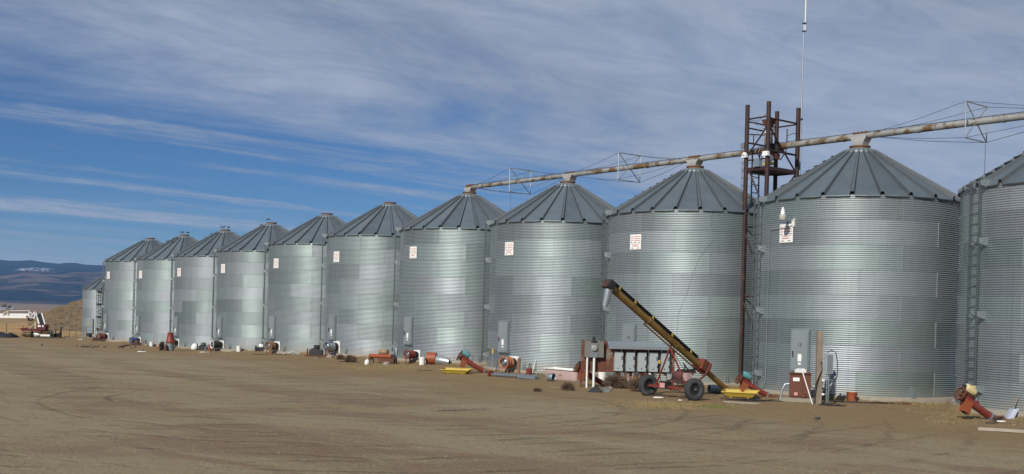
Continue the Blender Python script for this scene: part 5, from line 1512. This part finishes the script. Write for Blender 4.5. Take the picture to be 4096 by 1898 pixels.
# orange drive unit lying by the tumbleweeds
a = G(1480, 1452); b2 = G(1590, 1458); d = (b2 - a).normalized(); L = (b2 - a).length; sd = Vector((-d.y, d.x, 0)); Z = Vector((0, 0, 1))
th = thing('drive_unit', 'orange and brown auger drive unit lying on the soil with tan motor', 'auger drive', a)
q = MB(); q.tube([a + Z * .34, a + d * L * .8 + Z * .36], .11, 16); part('tube', q, M_ORANGE, th, True)
q = MB(); q.lathe([(0, -.2), (.14, -.2), (.15, -.15), (.15, .2), (.1, .25), (0, .25)], 18, c=a + d * L * .48 + Z * .56, axis=d); part('motor', q, mat('motor_tan', (.26, .19, .11), .6), th, True)
q = MB(); q.lathe([(.0, -.04), (.2, -.04), (.21, 0), (.2, .04), (0, .04)], 20, c=a + d * L * .84 + Z * .24, axis=sd); part('pulley', q, M_DARK, th, True)
q = MB(); q.lathe([(0, -.03), (.15, -.03), (.15, .03), (0, .03)], 18, c=a + d * .02 + Z * .3, axis=d); part('end_flange', q, M_COLLAR, th, True)
q = MB(); q.box(a + d * L * .62 + Z * .18, (.8, .3, .16), rz=math.atan2(d.y, d.x)); part('gear_case', q, M_RUST, th, True)
for k in (.05, .45, .9):
    for s in (-1, 1):
        q = MB(); c = a + d * L * k; q.bar(c + sd * .1 * s + Z * .3, c + sd * .2 * s - Z * .03, .04, .04); part('leg', q, M_RUST, th, True)
q = MB(); q.lathe([(0, 0), (.07, 0), (.09, .2), (.05, .32), (0, .33)], 12, c=a + d * L * .95 + Z * .45 ); part('canister', q, M_GALVD, th, True)
p = G(1468, 1460); q = MB(); q.lathe([(0, 0), (.10, 0), (.115, .03), (.115, .16), (.08, .21), (.035, .24), (.035, .28), (0, .28)], 12); solo('white_jug', q, M_WHITE, 'dirty white jug left of the orange drive unit', 'jug', p)
p = G(2858, 1574); q = MB(); ax = Vector((1, .25, 0)); q.lathe([(.14, -.2), (.15, -.2), (.15, .2), (.14, .2)], 22, c=(0, 0, .14), axis=ax, closed=True); solo('pipe_stub', q, mat('blue_grey_steel', (.2, .24, .27)), 'grey pipe stub behind the foot of the yellow auger', 'pipe', p)
for (u, v, r_, lab) in ((1320, 1432, .2, 'pale broken concrete chunk under the blue-labelled fan'), (1545, 1462, .18, 'rounded stone in front of the orange drive unit'), (2440, 1560, .12, 'small pale stone before the tumbleweeds'), (1095, 1408, .26, 'pale rubble lump under the rusty brown fan')):
    p = G(u, v); q = MB(); rr = random.Random(u); n = 8
    rings = [[(r_ * f * (.8 + .4 * rr.random()) * math.cos(2 * math.pi * k / n), r_ * f * (.8 + .4 * rr.random()) * math.sin(2 * math.pi * k / n), z * r_) for k in range(n)] for f, z in ((1, -.2), (1, .35), (.65, .8), (.15, .95))]
    v_, f_ = loft(rings, n); q.add(v_, f_); solo('stone', q, M_CONC, lab, 'stone', p)


# ------------------------------------------------------------------ tumbleweeds
def tumbleweed(u, v, r, label, seed, sq=.8):
    p = G(u, v); q = MB(); rr = random.Random(seed)
    for k in range(800):
        th_ = rr.uniform(0, 2 * math.pi); ph = math.acos(rr.uniform(-.35, 1))
        d = Vector((math.sin(ph) * math.cos(th_), math.sin(ph) * math.sin(th_), math.cos(ph) * sq))
        a = d * r * rr.uniform(.1, .55); e = d * r * rr.uniform(.75, 1.12) + Vector((rr.uniform(-1, 1), rr.uniform(-1, 1), rr.uniform(-1, 1))) * r * .22
        mid = (a + e) / 2 + Vector((rr.uniform(-1, 1), rr.uniform(-1, 1), rr.uniform(-1, 1))) * r * .16
        o = Vector((0, 0, r * .36)); wv = (e - a).cross(Vector((rr.uniform(-1, 1), rr.uniform(-1, 1), .3))).normalized() * r * .016
        q.add([o + a - wv, o + a + wv, o + mid - wv, o + mid + wv, o + e], [(0, 1, 3, 2), (2, 3, 4)])
        for z_ in range(2):
            f = e + Vector((rr.uniform(-1, 1), rr.uniform(-1, 1), rr.uniform(-1, 1))) * r * .22; q.add([o + mid - wv, o + mid + wv, o + f], [(0, 1, 2)])
    q.v = [(x, y, max(z, .003)) for x, y, z in q.v]
    return solo('tumbleweed', q, M_TWIG, label, 'tumbleweed', p, 0, 'dry tumbleweeds')
tumbleweed(2271, 1562, .24, 'round dry tumbleweed left of the white conduits', 1)
tumbleweed(2462, 1552, .42, 'large dry weed clump under the left half of the electrical board', 2)
tumbleweed(2560, 1566, .42, 'dry tumbleweed against the left auger tyre', 3)
tumbleweed(2535, 1556, .30, 'small dark weed clump between the board posts and the tyre', 4)
tumbleweed(1402, 1450, .31, 'larger of two tumbleweeds before the tenth bin', 5)
tumbleweed(1362, 1440, .23, 'smaller of two tumbleweeds before the blue-labelled fan', 6)
tumbleweed(2150, 1568, .15, 'tiny flattened weed tuft below the bathtub', 7, .4)

# ================================================================== left edge: machine, mound, fence, far farm
def lp_(u, v, Y): return AD(u, v, Y)
MY = G(120, 1352).y
p = G(125, 1350)
cv = thing('belt_conveyor', 'white and red mobile belt conveyor folded at the yard edge', 'conveyor', p)
def wb(a, b2, w_, h_, m, nm):
    q = MB(); q.bar(a, b2, w_, h_); return part(nm, q, m, cv, True)
for (v, u0, u1) in ((1260, 28, 116), (1269, 18, 106)):
    wb(lp_(u0 - 30, v - 1, MY + (0 if v < 1265 else -.6)), lp_(u1, v, MY + (0 if v < 1265 else -.6)), .14, .20, M_WHITE, 'boom_side')
wb(lp_(-40, 1264, MY - .3), lp_(108, 1265, MY - .3), .45, .03, M_BLACK, 'belt')
for k in range(6): wb(lp_(20 + 17 * k, 1260, MY), lp_(20 + 17 * k, 1268, MY - .6), .03, .03, M_WHITE, 'boom_rung')
for (u0, v0, u1, v1) in ((12, 1254, 34, 1244), (34, 1244, 26, 1262), (12, 1254, 12, 1270), (116, 1246, 118, 1274), (116, 1246, 131, 1258), (118, 1274, 131, 1258), (131, 1258, 140, 1246), (140, 1246, 137, 1276), (118, 1274, 137, 1270)):
    wb(lp_(u0, v0, MY - .2), lp_(u1, v1, MY - .2), .06, .06, M_WHITE if u0 > 40 else mat('faded_cream', (.55, .46, .28), .6), 'brace')
wb(lp_(118, 1243, MY + .3), lp_(40, 1244, MY + .3), .03, .03, M_WHITE, 'stay_rod')
q = MB(); q.lathe([(0, -.2), (.12, -.2), (.12, .2), (0, .2)], 14, c=lp_(122, 1279, MY - .3), axis='x'); part('drive_motor', q, M_DARK, cv, True)
# inclined belt
b0, b1 = lp_(168, 1300, MY - .7), lp_(155, 1256, MY + .5)
ax = (b1 - b0).normalized(); sx = Vector((1, 0, 0)); nrm = sx.cross(ax)
q = MB(); q.box((b0 + b1) / 2, ((b1 - b0).length, .42, .03), mat=Matrix((ax, sx, nrm)).transposed()); part('feed_belt', q, M_BLACK, cv, True)
for k in range(7):
    q = MB(); c = b0.lerp(b1, (k + .5) / 7) - nrm * .0; c2 = c + (nrm if nrm.y < 0 else -nrm) * .03; q.box(c2, (.03, .38, .03), mat=Matrix((ax, sx, nrm)).transposed()); part('belt_cleat', q, M_DARK, cv, True)
for s in (-1, 1):
    q = MB(); q.bar(b0 + sx * .25 * s, b1 + sx * .25 * s, .07, .2); part('belt_side', q, M_WHITE, cv, True)
q = MB(); c = lp_(166, 1309, MY - .8); q.prism([c + Vector((-.42, 0, .22)), c + Vector((.36, 0, .22)), c + Vector((.30, 0, -.28)), c + Vector((-.42, 0, -.28))], (0, .7, 0)); part('hopper', q, mat('dark_red_paint', (.085, .012, .014), .5, 0, var=.3), cv, True)
for du, w_ in ((-.2, .26), (.12, .12)):
    q = MB(); q.box(c + Vector((du, -.01, .08)), (w_, .01, .14)); part('white_plate', q, M_PLASTIC, cv, True)
wb(lp_(90, 1319, MY - .4), lp_(180, 1322, MY - .4), .6, .22, mat('dark_red_paint', (.17, .018, .02)), 'chassis')
q = MB(); c = lp_(92, 1314, MY - .4); q.prism([c + Vector((-.42, -.3, .0)), c + Vector((.3, -.3, .06)), c + Vector((.3, -.3, -.06)), c + Vector((-.25, -.3, -.08))], (0, .6, 0)); part('mudguard', q, M_ORANGE, cv, True)
wb(lp_(115, 1316, MY - .5), lp_(138, 1296, MY - .4), .06, .06, mat('faded_cream', (.55, .46, .28)), 'prop'); wb(lp_(140, 1317, MY - .5), lp_(141, 1288, MY - .4), .10, .06, mat('faded_cream', (.55, .46, .28)), 'prop')
for u, Y, m in ((128, MY - .5, M_WHITE), (206, MY - .3, M_BLACK)):
    g_ = G(u, 1349); c = Vector((g_.x, g_.y, g_.z + .27)); t_ = MB()
    t_.lathe([(.15, -.1), (.26, -.09), (.28, 0), (.26, .09), (.15, .1)], 22, c=c, axis=(1, .35, 0), closed=True); ty = part('tyre', t_, M_BLACK, cv, True)
    t_ = MB(); t_.lathe([(0, -.1), (.16, -.1), (.16, .1), (0, .1)], 16, c=c, axis=(1, .35, 0)); part('rim', t_, m, ty, True)
wb(lp_(140, 1342, MY - .7), lp_(200, 1343, MY - .7), .1, .16, M_WHITE, 'axle_beam')
q = MB(); c = lp_(147, 1338, MY - .8); q.lathe([(0, -.25), (.07, -.24), (.12, -.1), (.12, .1), (.07, .24), (0, .25)], 10, c=c, axis=(1, 0, -.2)); part('counterweight', q, M_WHITE, cv, True)
for (u0, v0, u1, v1) in ((95, 1330, 178, 1333), (100, 1338, 132, 1340), (140, 1328, 210, 1338), (150, 1345, 215, 1346), (160, 1330, 205, 1322), (165, 1335, 200, 1328), (185, 1320, 200, 1335)): wb(lp_(u0, v0, MY - .3), lp_(u1, v1, MY - .3), .07, .07, M_DARK, 'linkage')
p = G(232, 1350); th = thing('tillage_gang', 'dark rusted implement frame right of the belt conveyor', 'implement', p)
for (x0, z0, x1, z1) in ((-.4, .25, .25, .3), (-.25, 0, -.25, .75), (.2, 0, .25, .95), (.0, 0, .2, .6), (-.4, 0, -.1, .25)):
    q = MB(); q.bar((x0, 0, z0), (x1, .05, z1), .08, .08); part('frame_bar', q, M_DARK, th)
for x in (-.15, .12):
    q = MB(); q.lathe([(0, -.02), (.2, -.02), (.2, .02), (0, .02)], 14, c=(x, -.1, .2), axis=(.5, 1, 0)); part('disc', q, M_DARK, th)
# dark heap at the left edge, standing in for a tarp and machine shadow
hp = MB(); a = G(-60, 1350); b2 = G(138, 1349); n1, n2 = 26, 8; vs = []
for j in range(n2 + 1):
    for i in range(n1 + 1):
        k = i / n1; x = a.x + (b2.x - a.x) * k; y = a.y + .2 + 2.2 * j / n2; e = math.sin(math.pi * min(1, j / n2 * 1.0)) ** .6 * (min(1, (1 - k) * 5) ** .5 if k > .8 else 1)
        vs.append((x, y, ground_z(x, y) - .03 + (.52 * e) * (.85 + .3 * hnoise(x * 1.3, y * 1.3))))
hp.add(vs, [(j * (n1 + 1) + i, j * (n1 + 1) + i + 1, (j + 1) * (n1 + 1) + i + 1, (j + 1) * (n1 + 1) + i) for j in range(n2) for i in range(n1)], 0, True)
solo('tarp_shade_heap', hp, M_BLACK, 'long low black heap of tarp and painted shade at the left edge behind the machine', 'heap', (0, 0, 0))

# mound of weedy earth
M_MOUND = mat('weedy_earth', (.155, .110, .066), .95, 0, var=.5, scale=.9, wear=(.11, .085, .05), wear_amt=.45, wear_scale=1.5, bump=.8)
MYD = 122.0
prof = [(120, 1292), (160, 1270), (190, 1251), (215, 1240), (245, 1230), (275, 1220), (300, 1212), (325, 1212), (360, 1210), (420, 1216), (520, 1230), (620, 1260), (700, 1290)]
def mz(u):
    if u <= prof[0][0] or u >= prof[-1][0]: return None
    for (a, va), (b2, vb) in zip(prof, prof[1:]):
        if u <= b2: return va + (vb - va) * (u - a) / (b2 - a)
mn = MB(); us = list(range(112, 712, 6)); nd = 26; vs = []
for j in range(nd + 1):
    k = j / nd
    for u in us:
        v = mz(u); y = MYD + (k - .5) * 14
        if v is None: H = 0.0; x = AD(u, 1290, MYD).x
        else:
            t_ = AD(u, v, MYD); x = t_.x; H = max(0, t_.z + .72)
        e = max(0, math.sin(math.pi * k)) ** .8
        x2 = x * y / MYD
        vs.append((x2, y, -.80 + H * e * (1 + .16 * hnoise(x2 * .5, y * .5)) + (.18 * hnoise(x2 * 1.7, y * 1.7, 3) if e > .1 else 0)))
n = len(us); mn.add(vs, [(j * n + i, j * n + i + 1, (j + 1) * n + i + 1, (j + 1) * n + i) for j in range(nd) for i in range(n - 1)], 0, True)
struct('mound', mn, M_MOUND)
# weeds on the mound and field
def blades(name, pts, h0, h1, mt, seed, wd=.03, n=5, lean=.5):
    q = MB(); rr = random.Random(seed)
    for (x, y, z) in pts:
        for k in range(n):
            hh = rr.uniform(h0, h1); a = rr.uniform(0, 6.28); ox, oy = rr.uniform(-.15, .15), rr.uniform(-.15, .15)
            dx, dy = math.cos(a) * hh * lean * rr.random(), math.sin(a) * hh * lean * rr.random()
            w_ = wd * rr.uniform(.6, 1.4)
            q.add([(x + ox - w_, y + oy, z - .01), (x + ox + w_, y + oy, z - .01), (x + ox + dx, y + oy + dy, z + hh)], [(0, 1, 2)])
    o = struct(name, q, mt, 'stuff'); return o
rr = random.Random(11)
pts = []
for k in range(5200):
    p_ = vs[rr.randrange(len(vs))]
    if p_[2] > -.6: pts.append((p_[0] + rr.uniform(-.3, .3), p_[1] + rr.uniform(-.3, .3), p_[2]))
blades('mound_weeds', pts, .06, .26, mat('mound_grass', (.20, .142, .078), .95, 0, var=.6, scale=.8), 3, .035, 3)
pts = []
for k in range(9000):
    u = rr.uniform(-60, 340); v = rr.uniform(1298, 1349); p_ = G(u, v)
    if -70 < p_.x < 10: pts.append(tuple(p_))
blades('field_grass', pts, .12, .38, mat('field_stubble', (.33, .225, .115), .95, 0, var=.4, scale=.5), 4, .03, 4)
# straw and grass along the bins
pts = []
def patch(u0, u1, v0, v1, cnt):
    for k in range(cnt):
        a = rr.random() + rr.random() - 1; b2 = rr.random() + rr.random() - 1
        pts.append(tuple(G((u0 + u1) / 2 + a * (u1 - u0) / 2, (v0 + v1) / 2 + b2 * (v1 - v0) / 2)))
patch(1330, 1800, 1452, 1486, 700); patch(1760, 2000, 1490, 1510, 140); patch(2400, 2960, 1600, 1642, 800); patch(3680, 3960, 1640, 1705, 260); patch(3640, 3800, 1600, 1640, 150)
patch(4050, 4096, 1660, 1690, 60); patch(3000, 3150, 1560, 1600, 120); patch(700, 900, 1404, 1418, 100); patch(0, 260, 1402, 1412, 120)
blades('straw_tufts', pts, .01, .045, M_STRAW, 6, .010, 3, 1.6)
pts = []
patch(2780, 2960, 1618, 1640, 160); patch(4060, 4110, 1665, 1690, 40); patch(1985, 2030, 1492, 1500, 30)
blades('green_grass', pts, .01, .05, mat('green_grass', (.10, .14, .03), .9, 0, var=.4, scale=2), 8, .010, 3, 1.0)
# pebbles and clods over the yard
q = MB()
for k in range(6500):
    u = rr.uniform(-60, 4150); v = 1898 - (rr.random() ** .9) * 480 + 10
    p_ = G(u, v)
    t_ = (p_.x - X0) * CA + (p_.y - Y0) * SA
    if (Vector((p_.x, p_.y, 0)) - Vector((*row_pt(max(-8, min(70, t_))), 0))).length < 3.8: continue
    r_ = .006 + .02 * rr.random() ** 5; n_ = 5; a0 = rr.random() * 6
    ring_ = [(p_.x + r_ * rr.uniform(.7, 1.3) * math.cos(a0 + 2 * math.pi * i / n_), p_.y + r_ * rr.uniform(.7, 1.3) * math.sin(a0 + 2 * math.pi * i / n_), p_.z - .004) for i in range(n_)]
    q.add(ring_ + [(p_.x, p_.y, p_.z + r_ * rr.uniform(.5, .9))], [(i, (i + 1) % n_, n_) for i in range(n_)])
for k in range(2600):                                      # stones and clods lying thicker along the bins
    t_ = rr.uniform(-12, 78); pp = BR + .3 + abs(rr.gauss(0, 1.5)); x, y = X0 + CA * t_ - SA * -pp * 1, Y0 + SA * t_ - CA * pp * 1
    x, y = (Vector((X0 + CA * t_, Y0 + SA * t_, 0)) + FN * pp).xy
    if any((Vector((x, y, 0)) - Vector((BINS[n_].location.x, BINS[n_].location.y, 0))).length < BR + .2 for n_ in BINS): continue
    r_ = .010 + .032 * rr.random() ** 4; n_ = 5; z = ground_z(x, y)
    q.add([(x + r_ * rr.uniform(.6, 1.4) * math.cos(2 * math.pi * i / n_), y + r_ * rr.uniform(.6, 1.4) * math.sin(2 * math.pi * i / n_), z - .005) for i in range(n_)] + [(x, y, z + r_ * rr.uniform(.5, 1.0))], [(i, (i + 1) % n_, n_) for i in range(n_)])
struct('gravel', q, M_PEB, 'stuff')

# soil drifted against the foundations, one bank per bin
for n_, b_o in BINS.items():
    q2 = MB(); vs2 = []; na, nr_ = 70, 5
    for i in range(na + 1):
        a_d = -75 + 195 * i / na; d_ = azdir(a_d)
        hgt = .10 + .13 * hnoise(i * .09 + n_ * 7.0, 3.3) + .05 * hnoise(i * .4, n_ * 3.0)
        wid = .45 + .35 * hnoise(i * .13, n_ * 5.0 + 9)
        for j in range(nr_ + 1):
            k = j / nr_; rr_ = BR + .10 + max(.15, wid) * k
            x, y = b_o.location.x + d_.x * rr_, b_o.location.y + d_.y * rr_
            vs2.append((x, y, ground_z(x, y) - .012 + max(.01, hgt) * (1 - k) ** 1.4 + .012 * hnoise(x * 6, y * 6)))
    q2.add(vs2, [(i * (nr_ + 1) + j, (i + 1) * (nr_ + 1) + j, (i + 1) * (nr_ + 1) + j + 1, i * (nr_ + 1) + j + 1) for i in range(na) for j in range(nr_)], 0, True)
    struct('soil_bank', q2, M_GROUND)
pts = []
for n_, b_o in BINS.items():
    for k in range(110):
        d_ = azdir(rr.uniform(-60, 110)); r2 = BR + .2 + abs(rr.gauss(0, .5)); x, y = b_o.location.x + d_.x * r2, b_o.location.y + d_.y * r2; pts.append((x, y, ground_z(x, y)))
blades('base_weeds', pts, .03, .16, mat('base_weed', (.20, .15, .08), .9, 0, var=.5, scale=2), 13, .008, 4, .8)

# field fence
th = thing('wire_fence', 'thin wire fence with wooden posts across the dry field', 'fence', G(200, 1318))
pos = []
for u, v, h_, ln in ((-40, 1322, 1.1, 0), (25, 1322, 1.15, .02), (93, 1302, 1.0, 0), (214, 1316, 1.15, 0), (246, 1316, 1.15, .03), (276, 1318, 1.15, -.03), (306, 1322, 1.1, .35), (345, 1320, 1.1, 0), (400, 1320, 1.1, 0)):
    g_ = AD(u, v, 100.0); g_ = Vector((g_.x, 100.0, ground_z(g_.x, 100.0))); pos.append((g_, h_, ln))
    q = MB(); q.tube([g_ - Vector((0, 0, .2)), g_ + Vector((ln * -.5, 0, h_))], [.055, .045], 8); part('fence_post', q, M_WOOD, th, True)
for hz_ in (.35, .7, 1.02):
    q = MB(); q.tube([g_ + Vector((0, 0, hz_)) for g_, _, _ in pos], .008, 4, caps=False); part('wire', q, M_WIRE, th, True)

# far farm: bare tree, sheds
def bare_tree(u, v, h_, label, seed):
    Y = 1500.0; b2 = AD(u, v, Y); b2 = Vector((b2.x, Y, ground_z(b2.x, Y))); rr = random.Random(seed)
    th = thing('bare_tree', label, 'tree', b2); q = MB(); tw = MB()
    q.tube([b2, b2 + Vector((.2, 0, h_ * .25)), b2 + Vector((0, 0, h_ * .5))], [.45, .35, .2], 8)
    def grow(p, d, L, r, lev):
        e = p + d * L; (q if lev < 2 else tw).tube([p, e], [r, r * .6], 4, caps=False)
        if lev < 4:
            for k in range(4 if lev < 3 else 5):
                nd = (d + Vector((rr.uniform(-1, 1), rr.uniform(-.8, .8), rr.uniform(-.25, .7))) * .85).normalized(); grow(p.lerp(e, rr.uniform(.5, 1)), nd, L * rr.uniform(.55, .8), max(r * .55, .05), lev + 1)
    for k in range(5): grow(b2 + Vector((0, 0, h_ * (.18 + .06 * k))), Vector((rr.uniform(-1, 1), rr.uniform(-.5, .5), rr.uniform(.4, 1))).normalized(), h_ * .30, .2, 0)
    part('trunk', q, M_TWIG, th, True); part('crown', tw, mat('grey_twigs', (.12, .105, .10), .95), th, True)
bare_tree(18, 1229, 7.5, 'wide leafless grey tree on the distant plain at the left edge', 3)
bare_tree(40, 1232, 6.0, 'smaller leafless tree right of the wide grey tree', 9)
def shed(u, v, w_, h_, d_, m, roof, label):
    Y = 1450.0; b2 = AD(u, v, Y); b2 = Vector((b2.x, Y, ground_z(b2.x, Y) - .1)); th = thing('shed', label, 'building', b2, R_(8))
    q = MB(); q.prism([(-w_ / 2, -d_ / 2, 0), (w_ / 2, -d_ / 2, 0), (w_ / 2, d_ / 2, 0), (-w_ / 2, d_ / 2, 0)], (0, 0, h_)); wl_ = part('wall', q, m, th)
    q = MB(); q.prism([(-w_ / 2 - .3, -d_ / 2 - .3, h_ + .01), (-w_ / 2 - .3, d_ / 2 + .3, h_ + .01), (-w_ / 2 - .3, 0, h_ + d_ * .3)], (w_ + .6, 0, 0)); part('roof', q, roof, th)
    q = MB(); q.box((w_ * .15, -d_ / 2 - .03, 1.0), (1.0, .06, 2.0)); part('door', q, M_DARK, th)
    q = MB(); q.box((-w_ * .25, -d_ / 2 - .03, 1.5), (1.0, .06, .8)); part('window', q, M_DARK, th)
shed(12, 1236, 7.0, 1.9, 4.5, mat('dull_white_boards', (.42, .42, .41), .8), mat('blue_grey_roof', (.22, .27, .34), .6), 'low pale farmhouse with bluish roof on the far plain')
shed(50, 1236, 5.0, 2.0, 4, mat('grey_boards', (.24, .24, .24), .8), mat('blue_grey_roof', (.22, .27, .34)), 'small grey shed right of the far farmhouse')

# ------------------------------------------------------------------ pigeons
def pigeon_mesh():
    q = MB()
    path = [(-.20, 0, .085), (-.15, 0, .10), (-.08, 0, .115), (0, 0, .125), (.07, 0, .145), (.115, 0, .185), (.135, 0, .225), (.155, 0, .235), (.178, 0, .232), (.20, 0, .228)]
    q.tube(path, [.022, .03, .055, .066, .058, .036, .030, .032, .018, .004], 10)
    for s in (-1, 1): q.tube([(-.0, s * .025, .08), (.005, s * .025, .0), (.035, s * .025, .002)], .006, 5)
    me = q.mesh('pigeon'); me.materials.append(M_PIGEON); return me
PG = pigeon_mesh()
def pigeon(loc, label, group, s=1.15):
    o = inst('pigeon', PG, None, loc, (0, 0, rr.uniform(0, 6.28))); o.scale = (s * .5, s * .5, s * .5); o['label'] = label; o['category'] = 'pigeon'; o['group'] = group
for u, v in ((306, 1390), (325, 1392), (332, 1391), (340, 1392), (348, 1393), (356, 1392), (364, 1390), (370, 1396), (378, 1392), (390, 1392), (420, 1393), (478, 1394), (490, 1395), (524, 1397), (540, 1394), (572, 1407)):
    pigeon(G(u, v), 'small dark pigeon feeding with the flock on the yard dirt', 'pigeons on the ground', 1.3)
pigeon(G(167, 1386), 'lone dark pigeon on the dirt far left of the flock', 'pigeons on the ground', 1.4)
def roof_bird(n, az, rr_, lab):
    c = BINS[n].location; d = azdir(az); z = HE - .035 + RISE * (RE - rr_) / (RE - RC) + (.06 if rr_ > RC else .20)
    pigeon((c.x + d.x * rr_, c.y + d.y * rr_, c.z + z - (.0 if rr_ > RC else .01)), lab, 'pigeons on the bin roofs', 1.25)
for n in (8, 7):
    for a in (0, 60, 130, 200, 290): roof_bird(n, a, .34, 'dark pigeon perched on the roof collar of the ' + ('second' if n == 8 else 'third') + ' tall bin from the left')
for n, r0 in ((8, (.9, 1.3, 1.7, 2.9, 3.1)), (7, (1.0, 1.4, 2.2)), (6, (.7,))):
    for r_ in r0: roof_bird(n, 84, r_, 'dark pigeon on the left roof slope of the ' + {8: 'second', 7: 'third', 6: 'fourth'}[n] + ' tall bin from the left')
for a in (20, 100): roof_bird(6, a, .34, 'dark pigeon perched on the collar of the bin with a white bucket')
roof_bird(8, 20, 1.5, 'pale pigeon in the middle of a far bin roof')

# ================================================================== air between here and the mountains
hz = MB(); hz.box((0, 5000, 150), (26000, 13400, 316))
hm = bpy.data.materials.new('thin_haze'); hm.use_nodes = True
ht_ = NT(hm.node_tree); ht_.n.clear()
vol = ht_.new('ShaderNodeVolumePrincipled')
vol.inputs['Color'].default_value = (0.28, 0.55, 1.0, 1)
vol.inputs['Density'].default_value = 5.5e-5
vol.inputs['Anisotropy'].default_value = 0.0
ho = ht_.new('ShaderNodeOutputMaterial'); ht_.l.new(vol.outputs[0], ho.inputs['Volume'])
hz_o = struct('haze', hz, hm, 'stuff')
